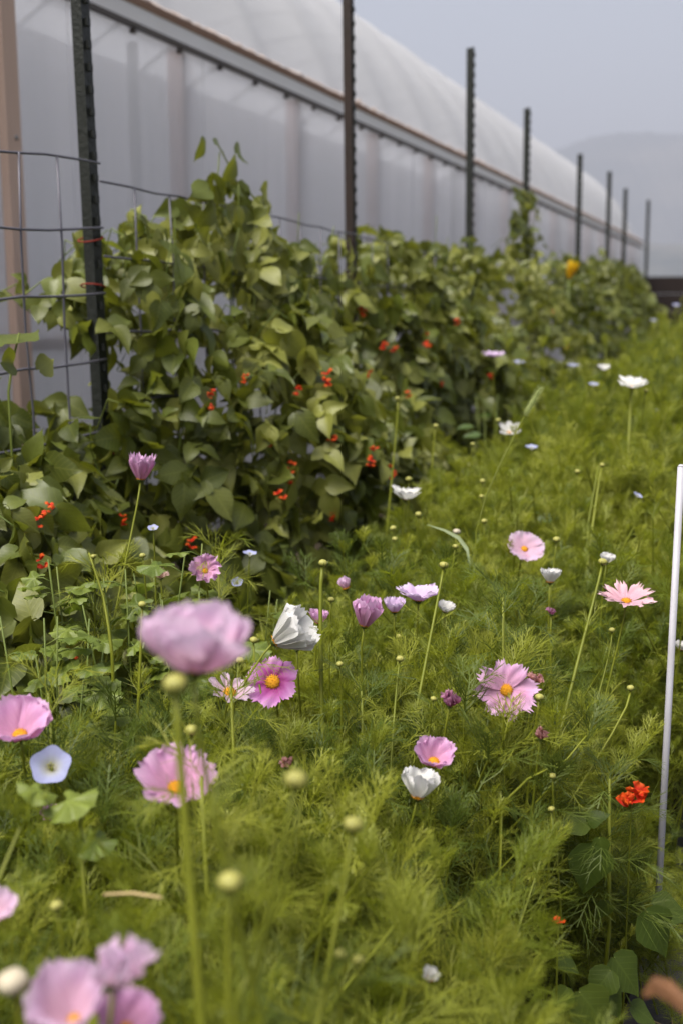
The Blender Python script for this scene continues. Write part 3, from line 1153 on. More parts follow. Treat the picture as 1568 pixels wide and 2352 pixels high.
FL = [
    # label, px, py, d, petal length, e0, e1, facing(r,u,c), colour, kwargs
    ('large pale pink cosmos cup, out of focus, hanging just above a yellow bud', 446, 1540, 0.84, 0.054, 22, 86, (0.06, 0.96, 0.16), 'petal_pale', dict(wf=1.15, via=(522, 2000, .84), stem_r=.0021, ruf=.08, notch=.07, jit=13)),
    ('bright pink cosmos cup cut by the left edge, orange centre low in it', 47, 1690, 1.42, 0.048, 44, 46, (0.05, 0.82, 0.56), 'petal_pink', dict(wf=1.15, disc=.010)),
    ('pink cosmos behind a blurred green stem, fringed petals fanned upward', 405, 1812, 1.28, 0.045, 42, 36, (0.10, 0.76, 0.62), 'petal_pink', dict(wf=1.0, notch=.16, disc=.010, via=(410, 1950, 1.3))),
    ('blurred pink cosmos in the bottom left corner, cut by the bottom edge', 172, 2345, 0.80, 0.041, 48, 58, (-0.08, 0.84, 0.52), 'petal_pale', dict(wf=1.15, disc=.005)),
    ('blurred pink cosmos petals below the withered bloom at the bottom edge', 290, 2368, 0.82, 0.028, 40, 50, (0.2, 0.85, 0.5), 'petal_pink', dict(wf=1.1, disc=.006)),
    ('purple pink cosmos with dark magenta ring round its yellow eye', 627, 1567, 1.80, 0.037, 18, 6, (-0.10, 0.35, 0.93), 'petal_magenta', dict(wf=.95, np_=6, disc=.0115, ruf=.08, notch=.12, guard=1.5)),
    ('white cosmos tipped sideways on a slanting stem, half open', 632, 1475, 1.78, 0.064, 64, 66, (0.80, 0.52, 0.20), 'petal_white', dict(wf=1.05, notch=.08, disc=.010, via=(585, 1600, 1.78), bend=.03, ruf=.03, jit=3, guard=1.2)),
    ('pale pink cosmos half hidden behind fine leaves, right of the big blurred bloom', 528, 1592, 1.70, 0.032, 20, 20, (0.3, 0.85, 0.45), 'petal_pale', dict(wf=.55, np_=7, guard=0)),
    ('wide open pink cosmos facing forward, a round bud by its right petals', 1162, 1586, 1.70, 0.0405, 14, 2, (-0.12, 0.30, 0.94), 'petal_pink', dict(wf=0.70, disc=.0095, notch=.2, roll=0.15, guard=1.15, jit=9, via=(1160, 1700, 1.75))),
    ('small cupped pink cosmos just above the ragged white one', 995, 1752, 1.58, 0.036, 52, 52, (0.03, 0.76, 0.62), 'petal_pink', dict(wf=.95, disc=.009)),
    ('ragged white cosmos cup with uneven petals, below the cupped pink one', 958, 1832, 1.52, 0.042, 62, 74, (0.12, 0.95, 0.22), 'petal_white', dict(wf=1.0, np_=5, notch=.06, disc=.008, ruf=.06, jit=14, via=(940, 1900, 1.54), guard=1.5)),
    ('pale lilac cosmos seen from the side, ruffled, beside a tall bud stalk', 960, 1380, 2.08, 0.042, 42, 20, (0.02, 0.97, 0.16), 'petal_lilac', dict(wf=1.1, notch=.14, disc=.009)),
    ('pink tulip shaped cosmos left of the pale lilac one', 836, 1438, 1.98, 0.053, 66, 82, (0.18, 0.95, 0.22), 'petal_pink', dict(wf=.95, disc=.008)),
    ('small lilac cosmos veiled by leaves right of the tulip shaped one', 905, 1405, 2.04, 0.028, 50, 70, (0, 0.95, 0.3), 'petal_lilac', dict(wf=1.0, disc=.007, guard=.5)),
    ('small white cosmos veiled by leaves beside the tall bud stalk', 1022, 1405, 2.1, 0.022, 40, 50, (0.1, 0.95, 0.3), 'petal_white', dict(wf=.9, disc=.006, guard=.5)),
    ('pale pink cosmos tilted like a saucer, above the small white one', 1203, 1262, 2.50, 0.041, 22, 18, (0.15, 0.66, 0.74), 'petal_pale', dict(wf=1.15, disc=.008)),
    ('small white cosmos seen side on, below the tilted pale pink saucer', 1262, 1338, 2.25, 0.030, 58, 55, (0.05, 0.97, 0.12), 'petal_white', dict(wf=.95, disc=.007)),
    ('blush pink cosmos with narrow notched petals near the white stake', 1437, 1382, 2.0, 0.046, 22, 10, (0.0, 0.93, 0.38), 'petal_blush', dict(wf=.5, np_=9, notch=.22, disc=.009, via=(1410, 1530, 2.0))),
    ('white cosmos seen side on like a shallow bowl', 930, 1147, 2.95, 0.044, 38, 48, (0.08, 0.97, 0.20), 'petal_white', dict(wf=.9, disc=.009, np_=7, jit=12)),
    ('lilac pink cosmos cup on a tall stem before the foot of the nearest post', 324, 1102, 2.15, 0.050, 66, 70, (0.12, 0.98, 0.15), 'petal_pink', dict(wf=.9, notch=.2, disc=.008, via=(300, 1290, 2.12))),
    ('crumpled light pink cosmos above the big blurred bloom', 472, 1312, 2.15, 0.032, 28, 45, (0.10, 0.55, 0.82), 'petal_pink', dict(wf=1.1, ruf=.2, jit=20, np_=7, disc=.006, via=(480, 1380, 2.15))),
    ('loose white cosmos in the middle distance beside the foxtail stalk', 1168, 995, 3.5, 0.040, 30, 25, (0.0, 0.75, 0.6), 'petal_white', dict(wf=.6, np_=6, disc=.007, jit=16)),
    ('white double cosmos on the tall pale stem near the right edge', 1450, 890, 3.4, 0.046, 30, 15, (0.0, 0.90, 0.42), 'petal_white', dict(wf=.6, np_=9, notch=.2, disc=.008, via=(1438, 1330, 2.9), stem_r=.004, jit=14)),
    ('blurred lilac cosmos low against the bean hedge, farthest pink bloom', 1132, 818, 4.9, 0.045, 20, 15, (0, 0.96, 0.25), 'petal_lilac', dict(wf=1.0)),
    ('small purple cosmos petal tips just right of the sideways white cosmos', 730, 1432, 2.0, 0.026, 55, 70, (0.1, .95, .2), 'petal_pink', dict(wf=.9, disc=.006, guard=.6)),
    ('bit of white cosmos buried in the blurred foliage near the bottom edge', 985, 2250, 1.14, 0.013, 55, 70, (0.1, .9, .35), 'petal_white', dict(wf=.8, np_=6, disc=.004, jit=20, guard=.3)),
    ('pink cosmos petal cut by the left edge in the lower blur', -22, 2115, 1.0, 0.028, 50, 60, (0.2, .9, .3), 'petal_pale', dict(wf=.9, disc=.006)),
    ('hidden mauve cosmos behind the broad lobed leaf at lower left', 125, 1882, 1.45, 0.019, 35, 30, (0.1, .9, .3), 'petal_magenta', dict(wf=.7, disc=.005, guard=0)),
    ('white cosmos speck far back near the hedge, left of the double white one', 1385, 850, 4.5, 0.028, 30, 40, (0, .9, .4), 'petal_white', dict(wf=.8, np_=6, disc=.006)),
    ('pale pink cosmos bud just opening in the gap left of the lilac one', 795, 1352, 2.2, 0.024, 70, 95, (-0.3, .9, .2), 'petal_pale', dict(wf=.9, disc=.007)),
    ('tiny white cosmos behind the bud right of the tilted pale saucer', 1392, 1292, 2.3, 0.020, 45, 60, (0.1, .9, .3), 'petal_white', dict(wf=.9, disc=.006)),
    ('white petal tips near the path, right of the stake', 1562, 1492, 2.3, 0.018, 45, 60, (0.1, .9, .3), 'petal_white', dict(wf=.9, disc=.006, guard=.6)),
]
for k, row in enumerate(FL):
    flower(*row[:9], seed=k + 1, **row[9])

SP = [
    ('withered magenta cosmos with one hanging petal, left of the open pink one', 1032, 1620, 1.66, 0.024, 'petal_spent', (0.1, .8, .5)),
    ('shrivelled brown pink cosmos below the open pink one', 1240, 1694, 1.62, 0.016, 'petal_brown', (0, .8, .5)),
    ('withered tan cosmos head left of the crumpled light pink one', 370, 1327, 2.1, 0.018, 'petal_tan', (0, .9, .4)),
    ('brown spent cosmos tucked behind the right petals of the open pink one', 1222, 1566, 1.74, 0.017, 'petal_brown', (0.2, .8, .5)),
    ('blurred withered cosmos in front of the corner bloom at lower left', 262, 2262, 0.78, 0.036, 'petal_pale', (0.15, .95, .12)),
    ('dried cosmos head under the sideways white cosmos', 682, 1492, 1.84, 0.012, 'petal_brown', (0, .95, .2)),
    ('faded brown cosmos among the leaves right of the pale lilac one', 1265, 1410, 2.05, 0.012, 'petal_spent', (0, .9, .3)),
    ('small withered brown cosmos in the foliage left of the blurred mid stem', 660, 1760, 1.5, 0.013, 'petal_brown', (0, .9, .3)),
]
for k, (lab, px, py, d, L, col, f) in enumerate(SP):
    flower(lab, px, py, d, L, 55, 85, f, col, np_=8, wf=0.6, seed=200 + k, ruf=.08, notch=.15, disc=.006, crumple=55, cat='withered flower', name='withered_flower', guard=.9)


# blue trumpet flowers
def trumpet(label, px, py, d, r, face, seed, via=None):
    p = P(px, py, d)
    root = root_for(p, via, d)
    t_ = thing('blue_flower', root, label, 'blue flower', 'small pale blue trumpet flowers')
    Mh = Matrix.Translation(p - root) @ head_matrix(face).to_4x4()
    V, F, T = [], [], []
    n, rings = 30, 7
    for i in range(rings + 1):
        t = i / rings
        for j in range(n):
            w = 2 * PI * j / n
            lob = 1 + 0.07 * math.cos(5 * w) * t ** 2
            rr = r * (0.10 + 0.90 * t ** 1.1) * lob
            z = r * (-0.55 + 0.62 * t ** 0.6) + 0.05 * r * math.cos(5 * w + 1) * t * t
            V.append((rr * math.cos(w), rr * math.sin(w), z))
            T.append((0.15 + 0.85 * t, 5 * j / n, 0))
    for i in range(rings):
        for j in range(n):
            F.append((i * n + j, (i + 1) * n + j, (i + 1) * n + (j + 1) % n, i * n + (j + 1) % n))
    ob('corolla', me('corolla', V, F, M['petal_blue'], T), t_, Mh)
    b = MB()
    for k in range(5):
        w = 2 * PI * k / 5
        b.tube([(0, 0, -.4 * r), (math.cos(w) * .12 * r, math.sin(w) * .12 * r, -0.05 * r), (math.cos(w) * .14 * r, math.sin(w) * .14 * r, 0.02 * r)], [.02 * r, .03 * r, .05 * r], 5)
    b.build('stamens', M['bud'], t_, True, Mh)
    z = head_matrix(face).col[2]
    make_stem(t_, root, p - z * r * 0.5, z, root, 0.0014, 0.002)
    guards.append((p, r))


for k, (lab, px, py, d, r, f) in enumerate([
    ('largest pale blue trumpet flower, below the pink cup at the left edge', 117, 1758, 1.38, 0.0245, (0.10, .55, .8)),
    ('pale blue trumpet flower seen edge on, above the crumpled pink cosmos', 575, 1270, 2.3, 0.014, (0.1, .97, .3)),
    ('pale blue trumpet flower low in the leaves under the edge on one', 545, 1337, 2.25, 0.012, (0, .7, .7)),
    ('blue trumpet flower right of the loose white cosmos and foxtail', 1220, 1026, 3.4, 0.018, (0, .93, .35)),
    ('blue trumpet flower against the far hedge right of the lilac cosmos', 1190, 831, 4.8, 0.026, (0, .93, .35)),
    ('blue trumpet flower far back, above the dark leafy weed', 1315, 838, 4.6, 0.023, (0, .95, .3)),
    ('blue trumpet flower just below the far white speck', 1362, 882, 4.2, 0.018, (0, .9, .4)),
    ('pale blue trumpet flower on the tall pale stem of the double white cosmos', 1464, 1137, 2.9, 0.013, (0.4, .8, .4)),
    ('blurred blue trumpet flower right of the double white cosmos', 1508, 945, 4.0, 0.018, (0, .9, .4)),
    ('pale blue trumpet flower by the mallow leaves, right of the tall lilac stem', 352, 1212, 2.1, 0.010, (0, .8, .5)),
    ('far pale trumpet flower before the dark board wall', 1552, 700, 9.0, 0.03, (0, .9, .4)),
    ('far pale trumpet flower beside the dark board wall corner', 1500, 735, 9.5, 0.025, (0, .9, .4)),
]):
    trumpet(lab, px, py, d, r, f, k)


# ------------------------------------------------------------------ buds
def bud_mesh(r, seed):
    b = MB()
    rings, n = 6, 12
    V, F, T = [(0, 0, -0.75 * r)], [], [(0, 0, 0)]
    for i in range(1, rings):
        a = PI * i / rings
        for j in range(n):
            w = 2 * PI * j / n
            k = 1 + 0.085 * math.cos(8 * w)
            V.append((math.sin(a) * r * math.cos(w) * k, math.sin(a) * r * math.sin(w) * k, -math.cos(a) * r * 0.75))
            T.append((i / rings, j / n, 0))
    V.append((0, 0, 0.72 * r)); T.append((1, 0, 0))
    for j in range(n):
        F.append((0, 1 + (j + 1) % n, 1 + j))
        F.append((len(V) - 1, 1 + (rings - 2) * n + j, 1 + (rings - 2) * n + (j + 1) % n))
    for i in range(rings - 2):
        for j in range(n):
            F.append((1 + i * n + j, 1 + i * n + (j + 1) % n, 1 + (i + 1) * n + (j + 1) % n, 1 + (i + 1) * n + j))
    return me('bud', V, F, M['bud'], T)


BUD = bud_mesh(1.0, 1)


def bud(label, px, py, d, r, via=None, stem_r=0.0015, face=(0, 1, .15), guard=1.0, mat=None, ln=1.0):
    p = P(px, py, d)
    root = root_for(p, via, d)
    t_ = thing('cosmos_bud', root, label, 'flower bud', 'pale yellow cosmos buds on stalks')
    face = (face[0] + rng.uniform(-.2, .2), face[1], face[2] + rng.uniform(-.1, .2))
    R3 = head_matrix(face, rng.uniform(0, 6))
    Mh = Matrix.Translation(p - root) @ R3.to_4x4()
    m = BUD
    if mat:
        m = BUD.copy()
        m.materials[0] = mat
    ob('bud', m, t_, Mh @ Matrix.Scale(r, 4))
    calyx(t_, Mh, r * 0.88, up=0.95, ln=ln * 1.1)
    z = R3.col[2]
    make_stem(t_, root, p - z * r * 0.7, z, root, stem_r, stem_r * 1.7, 0.06)
    guards.append((p, r * 1.6 * guard))
    if guard and via is not None and stem_r > 0.0019:
        q = P(via[0], via[1], via[2] or d)
        guards.append((p.lerp(q, .35), 0.003))
    return t_


M['bud_white'] = plain('bud_white', (0.40, 0.36, 0.30), (0.34, 0.29, 0.18), 80, 0.5, 0.3)
BU = [
    ('blurred pale yellow bud directly under the big pink bloom', 403, 1570, 0.80, 0.0092, (440, 2150, .8), .0028),
    ('blurred pale bud on the slanting stalk, right of the fringed pink cosmos', 680, 1790, 0.84, 0.0092, (640, 2100, .84), .0018),
    ('blurred pale bud low centre, rightmost of the three out of focus stalks', 810, 1893, 0.95, 0.0084, (770, 2200, .93), .0018),
    ('blurred pale bud lowest of the out of focus stalks, left of centre', 530, 2025, 0.80, 0.0094, (535, 2300, .8), .0024),
    ('plump whitish opening bud cut by the left edge at the bottom', 30, 2255, 0.80, 0.0118, None, .0020),
    ('small sharp bud with curling bracts atop the tall central stalk', 742, 1293, 1.86, 0.0080, (746, 1640, 1.84), .0030),
    ('flat pale bud on a thin stalk right of the lilac side view cosmos', 1018, 1298, 1.92, 0.0082, (990, 1500, 1.88), .0022),
    ('pale bud on the long slanting stalk left of the blush pink cosmos', 1383, 1290, 1.95, 0.0080, (1310, 1620, 1.85), .0024),
    ('round yellow bud touching the right petals of the open pink cosmos', 1238, 1601, 1.68, 0.0068, (1225, 1750, 1.7), .0020),
    ('small flat bud in the leaves below the tulip shaped pink cosmos', 918, 1513, 1.78, 0.0068, (912, 1640, 1.75), .0016),
    ('yellow green bud just left of the sideways white cosmos base', 584, 1470, 1.82, 0.0070, (600, 1560, 1.8), .0014),
    ('pale bud beside the big pink bloom, low right of it', 552, 1517, 1.72, 0.0072, None, .0014),
    ('soft pale bud on a short stalk below the yellow bud of the big bloom', 440, 1677, 1.30, 0.0085, (435, 1800, 1.3), .0018),
    ('small bud halfway up the tall central stalk, right side', 761, 1377, 1.88, 0.0058, None, .0012),
    ('pale bud far right on the short slanting stalk near the stake', 1447, 1580, 1.80, 0.0062, (1400, 1680, 1.78), .0018),
    ('pale bud beneath the blush pink cosmos, on a forked stalk', 1404, 1447, 1.95, 0.0058, (1380, 1560, 1.93), .0014),
    ('pale bud left of the white stake, beside the tilted saucer cosmos', 1277, 1239, 2.4, 0.0082, (1270, 1330, 2.4), .0016),
    ('round pale bud just below the shallow white bowl cosmos', 960, 1181, 2.7, 0.0082, None, .0015),
    ('pale bud left and below the shallow white bowl cosmos', 902, 1213, 2.6, 0.0080, None, .0015),
    ('pale bud lowest of the three under the shallow white bowl cosmos', 906, 1238, 2.55, 0.0070, None, .0015),
    ('round pale bud above the shallow white bowl cosmos', 938, 1100, 3.0, 0.0085, None, .0015),
    ('pale bud right of the foxtail stalk base', 1111, 1197, 2.6, 0.0080, None, .0015),
    ('pale bud on the left of the foxtail stalk, higher', 1107, 1105, 2.9, 0.0080, None, .0015),
    ('pale bud below the loose white cosmos', 1105, 1140, 2.85, 0.0065, None, .0015),
    ('white bud tip left of the curled grass blade', 1048, 1221, 2.5, 0.0085, None, .0014),
    ('pale bud at the tip of a stalk before the bean hedge', 1000, 978, 3.4, 0.0085, (990, 1200, 3.4), .0022),
    ('pale bud above the loose white cosmos', 1143, 965, 3.5, 0.0085, None, .0018),
    ('yellowish bud on the tall stalk at the hedge edge', 912, 915, 3.3, 0.0080, (900, 1100, 3.3), .0022),
    ('tiny bud midway between hedge and loose white cosmos', 1085, 1020, 3.3, 0.0070, None, .0016),
    ('pale bud before the dark leafy weed', 1325, 1083, 2.9, 0.0080, None, .0016),
    ('pale bud topping the leaning stalk right of the dark leafy weed', 1382, 1068, 2.9, 0.0070, (1360, 1250, 2.8), .0024),
    ('bud beside the double white cosmos, on the same tall stem', 1482, 897, 3.4, 0.0080, None, .0022),
    ('green yellow bud amid the fine leaves left of the big bloom', 327, 1388, 1.85, 0.0070, (325, 1480, 1.85), .0022),
    ('pale bud on the mid left, right of the tall lilac stem', 328, 1276, 2.05, 0.0065, None, .0014),
    ('yellow blurred bud low in the left foliage', 130, 2080, 1.0, 0.0058, None, .0016),
    ('faint blurred bud low centre beside the long stalk', 785, 2192, 0.95, 0.0058, None, .0016),
    ('faint blurred bud right of the one beside the long stalk', 822, 2205, 0.95, 0.0055, None, .0016),
    ('small bud under the pale pink veiled cosmos', 780, 1525, 1.78, 0.0055, None, .0013),
    ('small bud in the leaves left of the wide open pink cosmos', 995, 1605, 1.72, 0.0050, None, .0013),
    ('tiny pale bud right of the cupped pink cosmos', 1268, 1782, 1.6, 0.0052, None, .0013),
    ('tiny pale bud by the trailing broken stalk at right', 1265, 1858, 1.58, 0.0050, None, .0013),
    ('small pale bud among leaves under the tilted saucer cosmos', 1045, 1255, 2.4, 0.0065, None, .0013),
    ('small bud right of the small lilac veiled cosmos', 915, 1462, 1.95, 0.0055, None, .0013),
    ('small yellow bud at the edge of the mallow leaves', 215, 1278, 2.0, 0.0055, None, .0013),
]
for (lab, px, py, d, r, via, sr) in BU:
    bud(lab, px, py, d, r, via, sr, mat=M['bud_white'] if 'whit' in lab.split(',')[0].split(' cosmos')[0][:24] else None)


# a leaning stalk without head in the right of the bed, bare forked stems
def stalk(label, pts, r0=0.0025, name='bare_stalk', cat='stalk', mat='stem'):
    q = [P(*p) for p in pts]
    root = Vector((q[-1].x, q[-1].y, 0))
    t_ = thing(name, root, label, cat)
    fine = []
    for a, b in zip(q, q[1:]):
        for k in range(3):
            fine.append(a.lerp(b, k / 3))
    fine += [q[-1], root]
    MB().tube([p - root for p in fine], [r0 * (0.5 + 0.5 * k / (len(fine) - 1)) for k in range(len(fine))], 6).build('stem', M[mat], t_)
    guards.append((q[0], 0.01))
    return t_


stalk('long leaning cosmos stalk running down left from the right foliage', [(1345, 1690, 1.68), (1300, 1745, 1.66), (1210, 1790, 1.62), (1150, 1850, 1.58)])
stalk('tall pale forked stem behind the blush pink cosmos, no flower on it', [(1372, 1075, 2.9), (1350, 1200, 2.85), (1345, 1330, 2.8)], .004)
stalk('slender cosmos stalk with a kink near the left mallow leaves', [(205, 1270, 2.0), (238, 1370, 1.98), (250, 1440, 1.96), (258, 1500, 1.95)], .0035)
stalk('blurred branch leaning right from the lowest pale bud stalk', [(690, 1850, .86), (650, 2050, .86), (600, 2180, .86), (545, 2300, .84)], .003)
sa, sb2 = P(240, 2055, 1.05), P(372, 2062, 1.02)
ss = thing('straw_stalk', sa, 'pale straw coloured stalk lying level in the lower left blur', 'stalk')
MB().tube([Vector((0, 0, 0)), (sb2 - sa) * .5 + Vector((0, 0, .003)), sb2 - sa], .0016, 6).build('stem', M['straw'], ss)

# foxtail and curled blade
fx = [P(1240, 890, 2.45), P(1203, 955, 2.45), P(1150, 1060, 2.42), P(1115, 1140, 2.4), P(1092, 1220, 2.38)]
froot = Vector((fx[-1].x, fx[-1].y, 0))
fo = thing('foxtail_grass', froot, 'fuzzy green foxtail seed head on a long arching stalk', 'grass stalk')
MB().tube([p - froot for p in fx[1:]] + [Vector((0, 0, 0))], [.001, .0012, .0014, .0016, .002], 6).build('stem', M['stem'], fo)
b = MB()
a_, b_ = fx[1] - froot, fx[0] - froot
ax = (b_ - a_)
b.tube([a_ + ax * s for s in (0, .1, .3, .6, .85, 1)], [.001, .004, .0055, .005, .0035, .0008], 8)
for k in range(420):
    s = rng.random()
    d = Vector((rng.gauss(0, 1), rng.gauss(0, 1), rng.gauss(0, 1)))
    d = (d - ax.normalized() * d.dot(ax.normalized())).normalized()
    p0 = a_ + ax * s + d * 0.0045
    p1 = p0 + d * 0.008 + ax.normalized() * 0.007
    u = ax.normalized().cross(d) * 0.0005
    b.add([p0 - u, p0 + u, p1], [(0, 1, 2)])
M['foxtail'] = leafy('foxtail', (0.30, 0.34, 0.14), (0.40, 0.44, 0.2), 0.6, 0.2, 0.4)
b.build('seed_head', M['foxtail'], fo)
guards.append((fx[0], .03)); guards.append((fx[2], .01)); guards.append((fx[1], .02)); guards.append((fx[3], .01))
cb = [P(980, 1205, 2.45), P(1020, 1218, 2.42), P(1052, 1235, 2.4), P(1072, 1262, 2.38), P(1078, 1300, 2.36)]
croot = Vector((cb[-1].x, cb[-1].y, 0))
cg = thing('grass_blade', croot, 'single pale grass blade curling over left of the foxtail stalk', 'grass blade')
V, F, T = [], [], []
for k, p in enumerate(cb + [croot]):
    w = (0.0006, .003, .0045, .005, .004, .003)[k]
    V += [p - croot + CU * w * .8 + CR * w * .5, p - croot, p - croot - CU * w * .8 - CR * w * .5 + CB * 0.002]
    T += [(k / 5, -1, 0), (k / 5, 0, 0), (k / 5, 1, 0)]
for k in range(5):
    F += [(3 * k, 3 * k + 1, 3 * k + 4, 3 * k + 3), (3 * k + 1, 3 * k + 2, 3 * k + 5, 3 * k + 4)]
M['blade'] = leafy('blade', (0.16, 0.20, 0.10), (0.20, 0.24, 0.12), 0.5, 0.3, 0.3)
ob('blade', me('blade', V, F, M['blade'], T), cg)
guards.append((cb[2], .02))

# scarlet blossom at the right and a red fleck lower down
for (lab, px, py, d, s) in (('scarlet bean blossom in the foliage left of the white stake', 1450, 1838, 1.72, 1.01), ('small dark red blossom fleck low in the right foliage', 1281, 2116, 1.55, 0.5)):
    p = P(px, py, d)
    root = Vector((p.x, p.y + .03, 0))
    t_ = thing('bean_blossom', root, lab, 'red blossom')
    for k in range(4 if s > 1 else 1):
        o = P(px + (0, 14, -14, 22)[k] * s, py + (2, -18, 14, 6)[k] * s, d)
        pm_ = petal_mesh(M['petal_scarlet'], .021 * s, 1.0, 30, 75, 950 + k, .12, .06)
        for w in range(3):
            ob('petal', pm_, t_, Matrix.Translation(o - root) @ Euler((.5 * math.sin(k * 2), .6 * math.cos(k), k * 2.0 + w * 2.1)).to_matrix().to_4x4())
    make_stem(t_, root, p, Vector((0, 0, 1)), root, .0012, .0018)
    guards.append((p, .05 * s))

# yellow bloom in the far hedge
yp = PX(1306, 618, FX + 0.2)
yf = thing('yellow_flower', (yp.x, yp.y, 0), 'bright yellow trumpet bloom standing up in the far part of the hedge', 'yellow flower')
for k in range(6):
    m_ = petal_mesh(M['petal_yellow'], 0.13, 0.55, 68, 84, 900 + k, .05, .1)
    ob('petal', m_, yf, Matrix.Translation((0, 0, yp.z - 0.07)) @ Euler((0, 0.25, 0)).to_matrix().to_4x4() @ Matrix.Rotation(k * PI / 3, 4, 'Z') @ Matrix.Translation((0.006, 0, 0)))
MB().tube([(0, 0, 0), (0.01, 0, yp.z * .5), (0, 0, yp.z - 0.07)], 0.006, 6).build('stem', M['vine'], yf)


# ------------------------------------------------------------------ broad leaved plants
def lobed_mesh(name, mat, r, seed, lobes=5):
    r_ = random.Random(seed)
    V, F, T = [(0, 0, 0)], [], [(0, 0, 0)]
    n, rings = 40, 3
    for i in range(1, rings + 1):
        s = i / rings
        for j in range(n + 1):
            w = -PI * 0.86 + 2 * PI * 0.86 * j / n
            lob = 0.72 + 0.28 * abs(math.cos(w * lobes / 2 * 0.95)) + 0.05 * math.sin(w * 17 + seed)
            rr = r * s * (1 - (1 - lob) * s)
            V.append((rr * math.cos(w) + 0.25 * r, rr * math.sin(w), 0.12 * r * s * math.cos(w * lobes) - 0.20 * r * s * s + 0.05 * r * r_.uniform(-1, 1) * s))
            T.append((s, w / 3, 0))
    m = n + 1
    for j in range(n):
        F.append((0, 1 + j, 2 + j))
    for i in range(rings - 1):
        for j in range(n):
            a = 1 + i * m + j
            F.append((a, a + m, a + m + 1, a + 1))
    return me(name, V, F, mat, T)


MALLOW = [lobed_mesh('leaf', M['mallow_leaf'], 0.037, k) for k in range(4)]


def leafy_plant(name, label, cat, group, base, height, meshes, n, size, spread, stems=3, seed=0, tilt=0.35, drop=0.0):
    r_ = random.Random(seed)
    t_ = thing(name, base, label, cat, group)
    for s in range(stems):
        a = r_.uniform(0, 6.28)
        top = Vector((math.cos(a) * spread * r_.uniform(.2, .9), math.sin(a) * spread * r_.uniform(.2, .9), height * r_.uniform(.8, 1.0)))
        mid = Vector((top.x * .35, top.y * .35, top.z * .55))
        pts = bez(Vector((0, 0, 0)), mid * .6, mid, top, 6)
        MB().tube(pts, [.0032 - .0018 * k / 6 for k in range(7)], 6).build('stem', M['vine'], t_)
        m = max(1, n // stems)
        for k in range(m):
            u = 0.25 + 0.75 * (k + r_.random() * .6) / m
            q = pts[min(6, int(u * 6))].lerp(pts[min(6, int(u * 6) + 1)], (u * 6) % 1)
            w = k * 2.4 + r_.uniform(-.4, .4)
            out = Vector((math.cos(w), math.sin(w), 0.25 - drop))
            pl = size * r_.uniform(.5, 1.3) * (1.2 - .6 * u)
            e = q + out * pl
            MB().tube([q, q + out * pl * .5 + Vector((0, 0, .15 * pl)), e], .0011, 4).build('petiole', M['vine'], t_)
            nrm = Vector((r_.gauss(0, tilt), r_.gauss(0, tilt) - .15, 1.0))
            ob('leaf', meshes[r_.randrange(len(meshes))], t_, leaf_matrix(e, out + Vector((0, 0, -.25)), nrm, r_.uniform(.7, 1.2) * (1.15 - .35 * u)))
    return t_


MG = 'lobed mallow plants at the hedge foot'
for k, (lab, px, py, d, hpx, n) in enumerate([
    ('bright lobed mallow plant before the nearest post foot, left of the tall lilac cosmos', 165, 1150, 1.96, 1, 20),
    ('lobed mallow plant with pale leaves right of the tall lilac cosmos stem', 400, 1190, 2.08, 1, 20),
    ('lobed mallow plant standing before the dark hedge gap at left', 140, 1330, 1.82, 1, 18),
    ('lobed mallow plant spreading between the lilac stem and the big blurred bloom', 300, 1270, 1.95, 1, 20),
    ('low lobed mallow plant beside the edge on blue trumpet flower', 560, 1300, 2.2, 1, 14),
    ('lobed mallow plant lowest at left, above the fine cosmos leaves', 90, 1420, 1.72, 1, 14),
    ('lobed mallow plant close behind the big blurred bloom', 430, 1345, 1.98, 1, 14)]):
    tp = P(px, py, d)
    guards.append((tp, .05)); guards.append((P(px, py + 90, d), .07)); n = int(n * 2.6)
    leafy_plant('mallow_plant', lab, 'mallow plant', MG, Vector((tp.x, tp.y, 0)), tp.z, MALLOW, n, 0.055, 0.12, 4, 300 + k)

# the broad lobed leaf of the blue flower plant at lower left
LOB = [lobed_mesh('leaf', M['mallow_leaf'], 0.034, k + 20) for k in range(3)]
tp = P(175, 1850, 1.18)
bl = thing('lobed_plant', Vector((tp.x, tp.y, 0)), 'broad pale lobed leaves beneath the largest blue trumpet flower', 'leafy plant')
for (px, py, tx, ty, s) in ((150, 1840, 240, 1860, .95), (215, 1930, 260, 1990, .7), (95, 1815, 30, 1830, .7)):
    a, c = P(px, py, 1.2), P(tx, ty, 1.16)
    ob('leaf', LOB[rng.randrange(3)], bl, leaf_matrix(a - bl.location, c - a, Vector((.3, -.35, .9)), s))
MB().tube([(0, 0, 0), (0.01, 0, tp.z * .5), (-.01, .02, tp.z)], .002, 6).build('stem', M['stem'], bl)
guards.append((P(190, 1860, 1.2), .045))

WEED = [leaf_mesh('leaf', M['weed_leaf'], 0.085, 0.06, .2, .25, 600 + k) for k in range(4)]
for k, (lab, px, py, d, n, hh) in enumerate([
    ('dark broad leaved weed standing in the bed right of the foxtail', 1350, 950, 4.0, 26, .14),
    ('dark broad leaved weed low in the bed under the double white cosmos', 1290, 1085, 3.3, 22, .12),
    ('broad leaved weed farther back, below the far blue trumpet flowers', 1260, 880, 5.0, 24, .14),
    ('broad leaved weed at the edge of the bean hedge, middle distance', 1130, 900, 4.6, 20, .12)]):
    tp = P(px, py, d)
    leafy_plant('broadleaf_weed', lab, 'weed', 'dark broad leaved weeds in the bed', Vector((tp.x, tp.y, 0)), tp.z, WEED, n, 0.05, hh, 4, 400 + k, .5)

